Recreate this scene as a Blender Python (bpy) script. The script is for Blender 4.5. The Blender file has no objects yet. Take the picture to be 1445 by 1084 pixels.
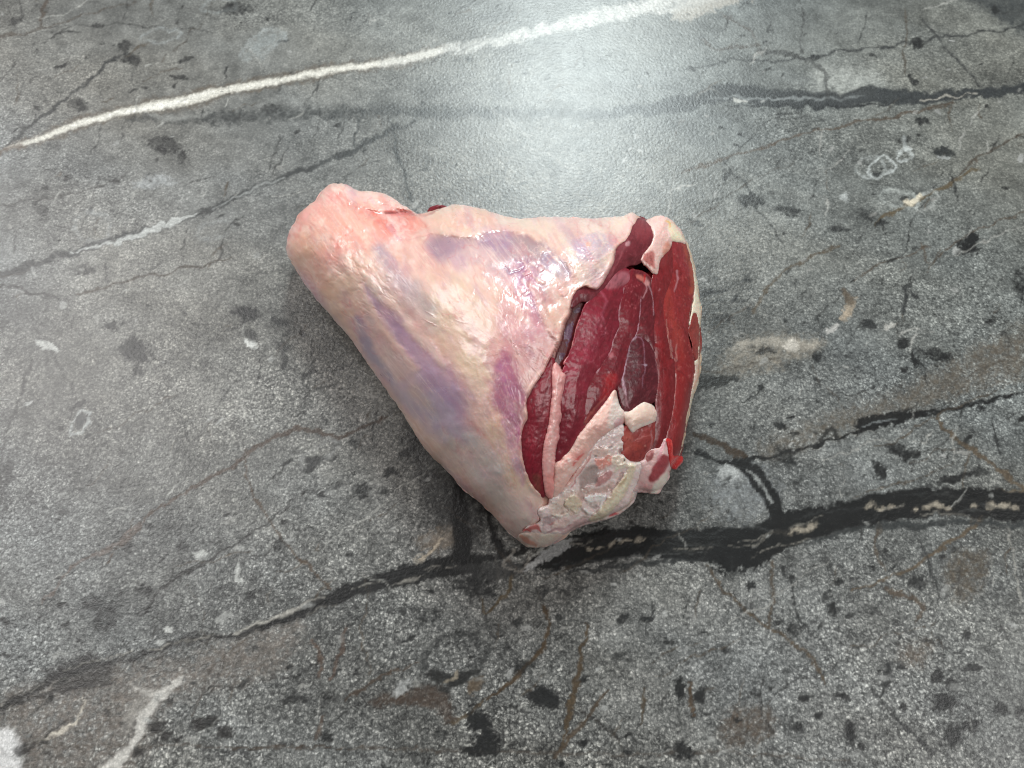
import bpy, math, random
import numpy as np
from mathutils import Vector
from mathutils.geometry import delaunay_2d_cdt

# ------------------------------------------------------------------ camera
scene = bpy.context.scene
PITCH = math.radians(62.0)
DIST = 0.32
FPX = 1134.0                      # focal length in pixels of a 1445 px wide picture
CX, CY = 722.5, 542.0
CAM = np.array([0.0, -DIST * math.cos(PITCH), DIST * math.sin(PITCH)])
cam_data = bpy.data.cameras.new("camera")
cam_data.sensor_fit = 'HORIZONTAL'
cam_data.sensor_width = 36.0
cam_data.lens = FPX * 36.0 / 1445.0
cam_data.clip_start = 0.01
cam_data.clip_end = 50.0
cam_data.dof.use_dof = True
cam_data.dof.focus_distance = 0.283
cam_data.dof.aperture_fstop = 18.0
cam = bpy.data.objects.new("camera", cam_data)
cam.location = CAM
cam.rotation_euler = (math.pi / 2 - PITCH, 0, 0)
scene.collection.objects.link(cam)
scene.camera = cam

# ------------------------------------------------------------------ light
world = bpy.data.worlds.new("World")
scene.world = world
world.use_nodes = True
wbg = world.node_tree.nodes["Background"]
wbg.inputs[0].default_value = (0.98, 0.99, 1.0, 1)
wbg.inputs[1].default_value = 0.19

def area(name, loc, target, size, size_y, power, col):
    d = bpy.data.lights.new(name, 'AREA')
    d.shape = 'RECTANGLE'; d.size = size; d.size_y = size_y
    d.energy = power; d.color = col
    o = bpy.data.objects.new(name, d)
    o.location = loc
    o.rotation_euler = (Vector(target) - Vector(loc)).to_track_quat('-Z', 'Y').to_euler()
    scene.collection.objects.link(o)
    return o
# ceiling light beyond the counter (its soft mirror image is the sheen at the top)
area("ceiling_lamp", (0.12, 1.22, 1.08), (0.02, 0.15, 0), 0.31, 0.52, 20.0, (0.90, 1.0, 1.0))
# daylight from a window behind on the left and a weaker one from the room on the right
area("window_light", (-1.15, 0.75, 1.45), (0, 0.05, 0), 0.9, 0.9, 20.0, (1.0, 0.97, 0.95))
area("room_light", (1.3, -0.35, 1.45), (0, 0.05, 0), 0.9, 0.9, 14.0, (1.0, 0.99, 0.97))

vs = scene.view_settings
vs.view_transform = 'Standard'
vs.look = 'None'
vs.exposure = 0.0
vs.gamma = 1.0
vs.use_curve_mapping = False
scene.render.engine = 'CYCLES'
scene.cycles.use_denoising = True
scene.cycles.max_bounces = 8
scene.cycles.filter_width = 1.05

# ------------------------------------------------------------------ numeric helpers
RIGHT = np.array([1.0, 0, 0])
UP = np.array([0, math.sin(PITCH), math.cos(PITCH)])
FWD = np.array([0, math.cos(PITCH), -math.sin(PITCH)])

def rays(P):
    P = np.asarray(P, float)
    d = (P[:, :1] - CX) / FPX * RIGHT - (P[:, 1:2] - CY) / FPX * UP + FWD
    return d / np.linalg.norm(d, axis=1)[:, None]

def measure(W):
    """world points -> survey coordinates (pixels of the photograph)"""
    v = W - CAM
    z = v @ FWD
    return np.stack([CX + FPX * (v @ RIGHT) / z, CY - FPX * (v @ UP) / z], 1)

_tab = {}
def noise2(x, y, seed=0):
    if seed not in _tab:
        _tab[seed] = np.random.RandomState(seed + 11).rand(257, 257)
        _tab[seed][256] = _tab[seed][0]; _tab[seed][:, 256] = _tab[seed][:, 0]
    T = _tab[seed]
    xi = np.floor(x).astype(int); yi = np.floor(y).astype(int)
    fx = x - xi; fy = y - yi
    fx = fx * fx * (3 - 2 * fx); fy = fy * fy * (3 - 2 * fy)
    xi &= 255; yi &= 255
    a = T[yi, xi]; b = T[yi, xi + 1]; c = T[yi + 1, xi]; d = T[yi + 1, xi + 1]
    return (a + (b - a) * fx) * (1 - fy) + (c + (d - c) * fx) * fy

def fbm(P, scale, seed=0, octv=4, ang=0.0, stretch=1.0):
    """noise in -1..1 with features of about `scale` units"""
    ca, sa = math.cos(ang), math.sin(ang)
    x = (P[:, 0] * ca + P[:, 1] * sa) / (scale * stretch)
    y = (-P[:, 0] * sa + P[:, 1] * ca) / scale
    s = np.zeros(len(P)); a = 1.0; n = 0
    for o in range(octv):
        s += a * (noise2(x + 17.3 * o, y + 5.1 * o, seed + o) * 2 - 1)
        n += a; a *= 0.55; x = x * 2.03; y = y * 2.03
    return s / n * 1.5

def sstep(a, b, x):
    t = np.clip((x - a) / (b - a), 0, 1)
    return t * t * (3 - 2 * t)

def seg_dist(P, pts, widths=None, closed=False):
    """distance to a polyline (minus half the local width when widths are given)"""
    pts = np.asarray(pts, float)
    n = len(pts)
    best = np.full(len(P), 1e9)
    for i in range(n if closed else n - 1):
        a = pts[i]; b = pts[(i + 1) % n]
        ab = b - a
        L = max(ab @ ab, 1e-9)
        t = np.clip(((P - a) @ ab) / L, 0, 1)
        d = np.hypot(P[:, 0] - a[0] - t * ab[0], P[:, 1] - a[1] - t * ab[1])
        if widths is not None:
            d = d - 0.5 * (widths[i] + (widths[(i + 1) % n] - widths[i]) * t)
        best = np.minimum(best, d)
    return best

def inside(P, poly):
    poly = np.asarray(poly, float)
    r = np.zeros(len(P), bool)
    j = len(poly) - 1
    for i in range(len(poly)):
        xi, yi = poly[i]; xj, yj = poly[j]
        c = ((yi > P[:, 1]) != (yj > P[:, 1])) & (P[:, 0] < (xj - xi) * (P[:, 1] - yi) / (yj - yi + 1e-12) + xi)
        r ^= c; j = i
    return r

def sdf(P, poly):
    """positive inside"""
    d = seg_dist(P, poly, closed=True)
    return np.where(inside(P, poly), d, -d)

def smooth_closed(poly, per=6, tension=0.5):
    p = np.asarray(poly, float); n = len(p); out = []
    for i in range(n):
        p0, p1, p2, p3 = p[i - 1], p[i], p[(i + 1) % n], p[(i + 2) % n]
        for k in range(per):
            t = k / per
            out.append(0.5 * ((2 * p1) + (-p0 + p2) * t + (2 * p0 - 5 * p1 + 4 * p2 - p3) * t * t + (-p0 + 3 * p1 - 3 * p2 + p3) * t ** 3))
    return np.array(out)

def smooth_open(pts, per=5):
    p = np.asarray(pts, float)
    p = np.vstack([2 * p[0] - p[1], p, 2 * p[-1] - p[-2]]); out = []
    for i in range(1, len(p) - 2):
        p0, p1, p2, p3 = p[i - 1], p[i], p[i + 1], p[i + 2]
        for k in range(per):
            t = k / per
            out.append(0.5 * ((2 * p1) + (-p0 + p2) * t + (2 * p0 - 5 * p1 + 4 * p2 - p3) * t * t + (-p0 + 3 * p1 - 3 * p2 + p3) * t ** 3))
    out.append(p[-2])
    return np.array(out)

def lin(c):
    c = np.asarray(c, float) / 255.0
    return np.where(c <= 0.04045, c / 12.92, ((c + 0.055) / 1.055) ** 2.4)

# survey frames: enlargements of the photograph in which points were read off
FR = {'A': (380, 230, 1.936), 'A1': (380, 240, 4.516), 'A2': (680, 270, 4.516), 'A3': (700, 480, 3.613), 'A4': (480, 450, 3.284),
      'U1': (860, 290, 7.743), 'U2': (780, 380, 6.022), 'U3': (730, 630, 7.226), 'U4': (840, 540, 6.775), 'U5': (560, 280, 4.817),
      'P': (0, 0, 1.0)}
def F(f, *xy):
    ox, oy, s = FR[f]
    a = np.array(xy, float).reshape(-1, 2)
    return a / s + np.array([ox, oy])

# ---- strokes: each gives a mask 0..1 over the points
class Layer:
    """collects colour (and height) marks and lays them over a set of points"""
    def __init__(self): self.items = []
    def line(self, f, pts, w, col=None, a=1.0, soft=2.0, h=0.0, rough=1.0, wh=None):
        s = FR[f][2]; P = F(f, *pts)
        w = np.asarray(w if hasattr(w, '__len__') else [w] * len(P), float) / s
        Q = smooth_open(P, 4)
        W = np.interp(np.linspace(0, len(w) - 1, len(Q)), range(len(w)), w)
        self.items.append(('L', Q, W, col, a, soft / s, h, rough)); return self
    def blob(self, f, cx, cy, rx, ry, ang=0, col=None, a=1.0, soft=0.5, h=0.0, rough=1.0):
        s = FR[f][2]; c = F(f, cx, cy)[0]
        self.items.append(('B', c, (rx / s, ry / s, math.radians(ang)), col, a, soft, h, rough)); return self
    def poly(self, f, pts, col=None, a=1.0, soft=3.0, h=0.0, rough=1.0):
        self.items.append(('P', smooth_closed(F(f, *pts), 4), None, col, a, soft / FR[f][2], h, rough)); return self
    def ring(self, f, cx, cy, rx, ry, ang, w, col, a=1.0, soft=2.0):
        t = np.linspace(0, 2 * math.pi, 20); A = math.radians(ang)
        x = rx * np.cos(t) * (1 + .08 * np.sin(3 * t)); y = ry * np.sin(t) * (1 + .1 * np.cos(2 * t + 1))
        q = np.stack([cx + x * math.cos(A) - y * math.sin(A), cy + x * math.sin(A) + y * math.cos(A)], 1)
        return self.line(f, q.ravel(), np.full(20, w * .9) * (0.6 + .5 * np.sin(np.arange(20) * 1.3) ** 2), tuple(c * .93 for c in col), a * .72, soft * 1.5)
    def apply(self, P, rgb, alpha=None, hgt=None, warp=3.0, wscale=9.0, seed=3, edge=0.0):
        W = P + warp * np.stack([fbm(P, wscale, seed, 3), fbm(P, wscale, seed + 7, 3)], 1)
        grit = fbm(P, 3.0, seed + 20, 3) if edge else None
        order = np.argsort(P[:, 1]); ys = P[order, 1]; xs = P[order, 0]
        for kind, g, e, col, a, soft, h, rough in self.items:
            if kind == 'B':
                r = max(e[0], e[1]) * (1 + soft) + 2; lo = g - r; hi = g + r
            elif kind == 'L':
                r = e.max() / 2 + soft + 2; lo = g.min(0) - r; hi = g.max(0) + r
            else:
                lo = g.min(0) - soft - 2; hi = g.max(0) + soft + 2
            pad = warp * 2
            i0, i1 = np.searchsorted(ys, (lo[1] - pad, hi[1] + pad)); xx = xs[i0:i1]
            idx = order[i0:i1][(xx > lo[0] - pad) & (xx < hi[0] + pad)]
            if not len(idx): continue
            Q = P[idx] + (W[idx] - P[idx]) * rough
            if kind == 'B':
                ca, sa = math.cos(e[2]), math.sin(e[2])
                x = Q[:, 0] - g[0]; y = Q[:, 1] - g[1]
                q = np.hypot((x * ca + y * sa) / e[0], (-x * sa + y * ca) / e[1])
                if grit is not None: q = q + grit[idx] * edge * 0.6
                m = 1 - sstep(1 - soft, 1 + soft, q)
            elif kind == 'L':
                d = seg_dist(Q, g, e)
                if grit is not None: d = d + grit[idx] * edge * np.minimum(3.0, e.mean() * 0.5)
                m = 1 - sstep(-soft, soft, d)
            else:
                d = -sdf(Q, g)
                if grit is not None: d = d + grit[idx] * edge * 6
                m = 1 - sstep(-soft, soft, d)
            m = m * a
            if col is not None:
                rgb[idx] += (lin(col) - rgb[idx]) * m[:, None]
                if alpha is not None: alpha[idx] = np.maximum(alpha[idx], m) if a < 0 else alpha[idx] + (1 - alpha[idx]) * m
            if h and hgt is not None: hgt[idx] += h * m

def mesh_object(name, verts, faces, mat, parent=None, cols=None, alpha=None, extra=None, smooth=True):
    me = bpy.data.meshes.new(name)
    verts = np.asarray(verts, np.float32)
    if isinstance(faces, np.ndarray):
        k = faces.shape[1]; nf = len(faces)
        me.vertices.add(len(verts)); me.vertices.foreach_set("co", verts.ravel())
        me.loops.add(nf * k); me.loops.foreach_set("vertex_index", faces.astype(np.int32).ravel())
        me.polygons.add(nf)
        me.polygons.foreach_set("loop_start", np.arange(0, nf * k, k, dtype=np.int32))
        me.update(calc_edges=True)
    else:
        me.from_pydata([tuple(map(float, v)) for v in verts], [], faces); me.update()
    if smooth: me.polygons.foreach_set("use_smooth", np.ones(len(me.polygons), bool))
    if cols is not None:
        at = me.attributes.new("paint", 'FLOAT_COLOR', 'POINT')
        c = np.ones((len(verts), 4), np.float32); c[:, :3] = np.clip(cols, 0, 1)
        if alpha is not None: c[:, 3] = alpha
        at.data.foreach_set("color", c.ravel())
    for k, v in (extra or {}).items():
        v = np.asarray(v, np.float32)
        if v.ndim == 2:
            at = me.attributes.new(k, 'FLOAT_VECTOR', 'POINT'); at.data.foreach_set("vector", v.ravel())
        else:
            at = me.attributes.new(k, 'FLOAT', 'POINT'); at.data.foreach_set("value", v)
    me.validate(verbose=False)
    o = bpy.data.objects.new(name, me)
    scene.collection.objects.link(o)
    if mat: me.materials.append(mat)
    if parent: o.parent = parent
    return o

# ------------------------------------------------------------------ node helpers
def new_mat(name):
    m = bpy.data.materials.new(name); m.use_nodes = True
    nt = m.node_tree
    return m, nt, nt.nodes["Principled BSDF"]
def N(nt, t, **kw):
    n = nt.nodes.new(t)
    for k, v in kw.items():
        if hasattr(n, k): setattr(n, k, v)
    return n
def setv(n, **kw):
    for k, v in kw.items(): n.inputs[k.replace('_', ' ')].default_value = v
    return n
def math_n(nt, op, a, b=None, c=None, clamp=False):
    n = nt.nodes.new('ShaderNodeMath'); n.operation = op; n.use_clamp = clamp
    for i, v in enumerate((a, b, c)):
        if v is None: continue
        if isinstance(v, (int, float)): n.inputs[i].default_value = v
        else: nt.links.new(v, n.inputs[i])
    return n.outputs[0]
def mixc(nt, fac, a, b, mode='MIX'):
    n = nt.nodes.new('ShaderNodeMix'); n.data_type = 'RGBA'; n.blend_type = mode; n.clamp_result = False
    for s, v in ((0, fac), (6, a), (7, b)):
        if isinstance(v, (int, float)): n.inputs[s].default_value = v
        elif isinstance(v, tuple): n.inputs[s].default_value = v
        else: nt.links.new(v, n.inputs[s])
    return n.outputs[2]
def ramp(nt, fac, stops, interp='LINEAR'):
    n = nt.nodes.new('ShaderNodeValToRGB'); n.color_ramp.interpolation = interp
    e = n.color_ramp.elements
    while len(e) < len(stops): e.new(0.5)
    for el, (p, c) in zip(e, stops):
        el.position = p
        el.color = (c, c, c, 1) if isinstance(c, (int, float)) else (*c, 1)
    nt.links.new(fac, n.inputs[0])
    return n.outputs[0]
def noise_n(nt, vec, scale, detail=3, rough=0.55, dist=0.0):
    n = nt.nodes.new('ShaderNodeTexNoise')
    n.inputs['Scale'].default_value = scale; n.inputs['Detail'].default_value = detail
    n.inputs['Roughness'].default_value = rough; n.inputs['Distortion'].default_value = dist
    nt.links.new(vec, n.inputs['Vector'])
    return n.outputs[0]
def g(v): return tuple(float(x) for x in lin(v))

# ------------------------------------------------------------------ stone material
def stone_material():
    m, nt, bs = new_mat("dark_stone_laminate")
    L = nt.links
    tc = N(nt, 'ShaderNodeTexCoord').outputs['Object']
    at = N(nt, 'ShaderNodeAttribute'); at.attribute_name = 'paint'
    tn = N(nt, 'ShaderNodeAttribute'); tn.attribute_name = 'tone'      # slow drift of the stone's own colour
    gz = N(nt, 'ShaderNodeAttribute'); gz.attribute_name = 'coarse'    # how strongly the crystals stand out
    warp = N(nt, 'ShaderNodeTexNoise'); setv(warp, Scale=420.0, Detail=1.0); L.new(tc, warp.inputs['Vector'])
    wv = N(nt, 'ShaderNodeVectorMath'); wv.operation = 'MULTIPLY_ADD'
    L.new(warp.outputs[1], wv.inputs[0]); wv.inputs[1].default_value = (0.0014, 0.0014, 0); L.new(tc, wv.inputs[2])
    def grains(scale):
        vo = N(nt, 'ShaderNodeTexVoronoi'); vo.voronoi_dimensions = '2D'; setv(vo, Scale=scale, Randomness=1.0); L.new(wv.outputs[0], vo.inputs['Vector'])
        sp = N(nt, 'ShaderNodeSeparateColor'); L.new(vo.outputs['Color'], sp.inputs[0])
        sh = math_n(nt, 'MULTIPLY_ADD', vo.outputs['Distance'], -1.5, 1.15, clamp=True)
        return math_n(nt, 'MULTIPLY', sp.outputs[0], sh)
    g1, g2 = grains(860.0), grains(1500.0)                 # mean of each ~ .27
    n1 = noise_n(nt, wv.outputs[0], 680, 4, 0.72)
    n2 = noise_n(nt, tc, 190, 4, 0.62, 0.6)
    v = math_n(nt, 'MULTIPLY_ADD', g1, 0.26, -0.625)
    v = math_n(nt, 'MULTIPLY_ADD', g2, 0.20, v)
    v = math_n(nt, 'MULTIPLY_ADD', n1, 0.68, v)
    v = math_n(nt, 'MULTIPLY_ADD', n2, 0.32, v)
    vg = math_n(nt, 'MULTIPLY', v, gz.outputs['Fac'])
    v5 = math_n(nt, 'ADD', vg, 0.5)
    grain = ramp(nt, v5, [(0.10, g((20, 20, 19))), (0.34, g((69, 69, 68))), (0.50, g((103, 103, 101))), (0.66, g((136, 135, 132))), (0.90, g((196, 194, 189)))])
    col = mixc(nt, 1.0, grain, tn.outputs['Color'], 'MULTIPLY')
    gr = math_n(nt, 'MULTIPLY_ADD', v, 1.5, 1.0)
    gr = math_n(nt, 'MAXIMUM', gr, 0.35)
    pv = N(nt, 'ShaderNodeVectorMath'); pv.operation = 'SCALE'
    L.new(at.outputs['Color'], pv.inputs[0]); L.new(gr, pv.inputs['Scale'])
    fin = mixc(nt, at.outputs['Alpha'], col, pv.outputs[0])
    L.new(fin, bs.inputs['Base Color'])
    bs.inputs['Specular IOR Level'].default_value = 0.5
    rr = math_n(nt, 'MULTIPLY_ADD', n2, 0.10, 0.30)
    L.new(rr, bs.inputs['Roughness'])
    bp = N(nt, 'ShaderNodeBump'); setv(bp, Strength=0.34, Distance=0.0004)
    L.new(noise_n(nt, tc, 700, 2, 0.6), bp.inputs['Height']); L.new(bp.outputs[0], bs.inputs['Normal'])
    return m

# ------------------------------------------------------------------ stone counter
def build_counter():
    def axis(lo, hi, step, far):
        core = np.arange(lo, hi, step)
        out_hi = hi + np.cumsum(step * 1.09 ** np.arange(1, 90)); out_hi = out_hi[out_hi < far]
        out_lo = lo - np.cumsum(step * 1.09 ** np.arange(1, 90)); out_lo = out_lo[out_lo > -far][::-1]
        return np.concatenate([[-far], out_lo, core, out_hi, [far]])
    xs = axis(-0.345, 0.345, 0.00062, 0.95)
    ys = axis(-0.165, 0.30, 0.00062, 0.75)
    X, Y = np.meshgrid(xs, ys)
    nx, ny = len(xs), len(ys)
    V = np.stack([X.ravel(), Y.ravel(), np.zeros(nx * ny)], 1)
    near = (V[:, 1] > -0.30) & (V[:, 1] < 0.4) & (np.abs(V[:, 0]) < 0.5)
    idx = np.where(near)[0]
    P = measure(V[idx])
    rgb = np.zeros((len(idx), 3)); al = np.zeros(len(idx))
    s = Layer()
    W, BK, BR, TP = (206, 202, 192), (44, 45, 46), (112, 97, 82), (128, 120, 108)
    # soft tonal areas
    s.poly('P', [1080, 630, 1180, 585, 1260, 560, 1340, 515, 1470, 450, 1470, 525, 1330, 562, 1200, 605, 1100, 640], (106, 98, 87), .4, 18)
    s.poly('P', [0, 990, 120, 945, 250, 930, 330, 905, 420, 880, 380, 950, 240, 985, 180, 1084, -20, 1100], (108, 100, 93), .34, 20)
    s.poly('P', [1020, 500, 1060, 480, 1140, 478, 1160, 490, 1080, 520, 1030, 530], (128, 121, 110), .4, 12)
    s.poly('P', [963, 5, 1060, -20, 1200, -40, 1200, -30, 1060, 0, 963, 28], (150, 146, 138), .8, 4)
    s.poly('P', [1160, 95, 1230, 100, 1240, 120, 1200, 138, 1150, 130], (158, 160, 155), .36, 16)
    s.poly('P', [1350, -20, 1445, -20, 1470, 60, 1430, 40], (88, 92, 92), .6, 14)
    s.poly('P', [570, 600, 640, 590, 690, 720, 650, 780, 600, 700], (58, 58, 58), .5, 16)  # soft shadow beside the meat's lower-left edge, painted into the stone colour
    s.blob('P', 1046, 695, 46, 34, -15, (130, 133, 134), .3, .5)
    s.blob('P', 1030, 668, 14, 12, 0, (186, 188, 186), .45, .5)
    s.poly('P', [1340, 790, 1390, 780, 1380, 830, 1350, 850], (90, 79, 64), .38, 12)
    s.poly('P', [1025, 1010, 1080, 1000, 1090, 1030, 1030, 1050], (84, 70, 57), .42, 14)
    s.poly('P', [1270, 915, 1310, 905, 1300, 935, 1275, 930], (92, 78, 64), .35, 12)
    s.blob('P', 620, 760, 26, 14, -20, (120, 110, 98), .55, .5)
    # long white vein with its brown borders
    vein = [12, 209, 60, 194, 110, 175, 180, 157, 220, 149, 270, 140, 330, 125, 400, 113, 470, 99, 540, 89, 620, 73, 700, 58, 780, 39, 850, 23, 920, 9, 985, -4, 1060, -24, 1150, -50, 1300, -90, 1450, -125]
    vw = np.array([3, 8, 9, 11, 16, 16, 12, 9, 11, 9, 11, 13, 15, 18, 21, 24, 26, 26, 22, 10.])
    s.line('P', vein[:22], vw[:11] + 8, (104, 95, 84), .5, 4)
    vl, vr = vein[:22], vein[18:]
    s.line('P', vl, vw[:11] * .85, W, .78, 2.6, rough=.4); s.line('P', vl, vw[:11] * .45, (224, 221, 212), .5, 2.8, rough=.4)
    s.line('P', vr, vw[9:] * 1.0, (176, 175, 170), .5, 5.0)  # right stretch: wash of glare over the vein put into its greyer colour
    s.line('P', [150, 164, 220, 150, 300, 131], [0, 7, 0], (236, 233, 226), .7, 3)
    s.line('P', [-30, 225, 0, 214, 30, 205], 5, (110, 96, 84), .8, 3)
    # upper dark band
    s.line('P', [180, 168, 300, 166, 450, 160, 560, 156, 700, 160, 850, 161], [4, 16, 15, 16, 15, 12], (74, 77, 77), .5, 7)
    s.line('P', [200, 160, 240, 166, 300, 160], [2, 9, 2], (140, 140, 136), .5, 3)
    s.line('P', [820, 162, 900, 156, 960, 148, 1000, 136, 1040, 131, 1100, 140, 1180, 142, 1230, 134, 1300, 141, 1345, 134, 1400, 130, 1445, 123, 1540, 112, 1700, 100, 1850, 84], [6, 14, 20, 24, 24, 25, 20, 24, 18, 14, 10, 11, 12, 12, 8], (70, 74, 76), .85, 3)
    s.line('P', [1000, 140, 1060, 137, 1150, 140, 1220, 138], [1, 4, 4, 1], (128, 132, 132), .7, 1.5)
    s.line('P', [1030, 150, 1100, 150, 1200, 151, 1260, 146], [1, 4, 4, 1], (44, 47, 50), .8, 1.5)
    s.line('P', [1060, 134, 1140, 136, 1200, 140], [1, 3, 1], (50, 53, 55), .7, 1.5)
    s.line('P', [1040, 143, 1054, 142], 4, (190, 190, 184), .7, 1.5)
    s.line('P', [1300, 145, 1330, 138, 1380, 133], [1, 3, 1], (170, 165, 155), .7, 1)
    # thin brown and dark cracks
    cr = [([963, 242, 1080, 205, 1180, 178, 1300, 158, 1345, 146], 3.5, BR, .75), ([1340, 262, 1380, 225, 1420, 200, 1460, 180], 4, (100, 88, 76), .6),
          ([1235, 315, 1290, 285, 1340, 262, 1380, 235], 5, (128, 112, 86), .75), ([1300, 345, 1312, 372, 1345, 345, 1400, 318, 1450, 295], 3, BR, .6),
          ([1062, 440, 1100, 388, 1150, 362, 1180, 345], 5, (118, 104, 86), .6), ([1000, 470, 1060, 430], 3, (110, 98, 84), .5),
          ([1205, 395, 1260, 365, 1310, 350], 3, BR, .5), ([963, 530, 1030, 520, 1100, 505], 4, (100, 92, 80), .6),
          ([1275, 15, 1278, 60, 1276, 105], 3.5, (110, 103, 92), .7), ([1128, 0, 1132, 40, 1130, 85], 2.5, (92, 92, 90), .6),
          ([963, 100, 1030, 85, 1110, 84, 1190, 72, 1270, 62, 1340, 52, 1445, 38, 1500, 30], 3, (82, 84, 84), .75),
          ([1300, 30, 1340, 75, 1385, 120], 3, (84, 86, 86), .6), ([990, 55, 1010, 70, 1070, 62], 4, (106, 98, 90), .5),
          ([1020, 20, 1055, 40, 1075, 75], 3, (106, 98, 90), .6), ([1075, 70, 1130, 80, 1165, 105, 1165, 140], 7, (84, 84, 82), .55),
          ([105, 416, 200, 393, 300, 370, 330, 362], [4, 4, 3, 1], (92, 82, 70), .8), ([-20, 400, 0, 402, 40, 410, 80, 422], [2, 3, 4, 3], (62, 60, 56), .8),
          ([60, -10, 63, 15, 60, 38], [7, 6, 4], (104, 92, 80), .75), ([-20, 54, 30, 48, 62, 40, 130, 18, 190, 5], [4, 4, 3, 2, 1], (104, 94, 84), .6),
          ([60, 40, 160, 35, 300, 45], 2, (88, 88, 86), .5), ([178, 72, 140, 100, 90, 140, 40, 180, 10, 205], [3, 5, 6, 6, 4], (74, 76, 76), .65),
          ([548, 170, 560, 215, 572, 255, 590, 300], [3, 5, 4, 3], (76, 80, 80), .75), ([505, 170, 500, 205], 4, (80, 84, 84), .6),
          ([140, 250, 130, 290, 110, 330], 2, (90, 90, 88), .6), ([0, 290, 120, 270, 180, 245], 3, (92, 90, 86), .5),
          ([320, 140, 325, 120], 2, (84, 84, 82), .5), ([395, 190, 380, 240], 2, (84, 84, 82), .6),
          ([45, 500, 30, 560, 5, 620, 0, 680, 8, 720], [2, 3, 3, 4, 5], (66, 64, 62), .75), ([150, 370, 153, 400], 3, (80, 80, 78), .6),
          ([440, 480, 436, 540, 425, 590], 2, (60, 60, 58), .7), ([372, 490, 364, 540], 2.5, (68, 68, 66), .7),
          ([150, 790, 230, 712, 270, 690, 330, 655, 370, 625, 405, 606, 440, 610, 475, 616, 520, 600, 545, 590], [2, 5, 6, 6, 6, 8, 7, 8, 5, 3], (98, 80, 68), .85),
          ([60, 850, 110, 795, 160, 770, 200, 735], [2, 6, 7, 3], (128, 110, 100), .6),
          ([343, 652, 356, 690, 378, 732, 405, 770, 440, 805, 465, 830], [3, 4, 4, 4, 5, 4], (104, 86, 68), .85),
          ([480, 680, 420, 700, 380, 735, 310, 780, 230, 830, 200, 870], [1, 2, 3, 5, 7, 3], (66, 64, 62), .7),
          ([230, 850, 215, 895, 200, 920], 2, (80, 78, 74), .6), ([255, 750, 245, 800, 235, 840], 2, (90, 88, 84), .6),
          ([-10, 1005, 50, 985, 110, 970, 200, 960], [8, 9, 5, 2], (62, 60, 60), .6),
          ([1322, 590, 1345, 615, 1400, 655, 1450, 692], [7, 6, 6, 7], (122, 106, 86), .8), ([1365, 640, 1360, 690, 1350, 710], 3, (110, 98, 82), .6),
          ([1460, 680, 1400, 722, 1340, 768, 1270, 808, 1200, 835], [5, 5, 6, 5, 2], (122, 104, 82), .8), ([1445, 690, 1395, 700, 1370, 735], 3, (140, 124, 100), .6),
          ([1240, 740, 1236, 780, 1250, 805], 4, (108, 94, 78), .6), ([1250, 830, 1300, 855, 1290, 880], [6, 9, 3], (112, 96, 78), .7),
          ([1000, 800, 1030, 840, 1080, 885, 1110, 900, 1150, 935, 1165, 965], [3, 4, 4, 5, 6, 4], (112, 96, 76), .75),
          ([1090, 795, 1092, 830, 1085, 885], [6, 5, 5], (104, 90, 74), .7), ([1105, 800, 1120, 840, 1130, 880, 1170, 915], [4, 5, 4, 3], (70, 72, 72), .65),
          ([1295, 760, 1315, 800, 1325, 850], [3, 6, 3], (66, 68, 68), .65), ([1355, 800, 1350, 850], 3, (70, 72, 72), .5),
          ([1230, 975, 1270, 1020, 1320, 1065], [5, 6, 5], (64, 66, 66), .75), ([1255, 930, 1250, 970, 1245, 985], [5, 8, 3], (60, 62, 62), .7),
          ([1075, 960, 1075, 1000, 1090, 1030], 4, (66, 66, 66), .6), ([975, 960, 978, 1010], 7, (102, 82, 60), .8),
          ([768, 850, 775, 885, 765, 915, 740, 945, 705, 975, 690, 990], [3, 5, 6, 6, 5, 3], (98, 78, 54), .9),
          ([828, 880, 822, 920, 812, 965, 803, 1010, 790, 1055], [3, 6, 8, 8, 5], (98, 80, 58), .9),
          ([856, 975, 830, 1010, 800, 1045, 782, 1070], [4, 6, 8, 7], (98, 82, 64), .8), ([815, 1000, 860, 1030, 880, 1060], [2, 6, 3], (72, 66, 60), .7),
          ([908, 970, 905, 1020], 4, (100, 86, 66), .7), ([680, 840, 685, 865, 715, 835, 720, 810], 4, (106, 88, 60), .8),
          ([485, 990, 530, 960, 590, 935], [4, 5, 2], (92, 76, 62), .8), ([640, 1020, 670, 1000, 690, 985], [6, 6, 3], (104, 88, 66), .7),
          ([0, 1050, 480, 1056, 640, 1060, 900, 1065, 1000, 1060, 1200, 1075], 4, (104, 94, 84), .45), ([330, 1055, 420, 1052, 482, 1058], 3, (92, 78, 66), .6),
          ([440, 905, 452, 930, 450, 955], [5, 8, 3], (112, 90, 76), .7), ([490, 880, 480, 920, 465, 960], [3, 7, 4], (110, 88, 74), .7),
          ([458, 1010, 445, 1045], [3, 9], (112, 92, 78), .6), ([980, 612, 1020, 628, 1050, 645], [8, 14, 8], (84, 68, 52), .85),
          ([300, 935, 285, 980, 270, 1010], 3, (92, 82, 74), .5), ([320, 930, 290, 1000], 2, (76, 72, 68), .6), ([1420, 740, 1432, 790, 1440, 850], 4, (160, 158, 150), .55),
          ([1270, 500, 1300, 515, 1308, 545], 3, (60, 62, 62), .7), ([1400, 590, 1412, 640], 3, (62, 64, 64), .7), ([560, 870, 550, 930], 2, (66, 66, 64), .5)]
    for pts, w, c, a in cr:
        c = tuple(int(q * (.80 if c[0] - c[2] > 12 else .86)) for q in c)
        s.line('P', pts, np.asarray(w, float) * .85, c, a, 1.5)
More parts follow.
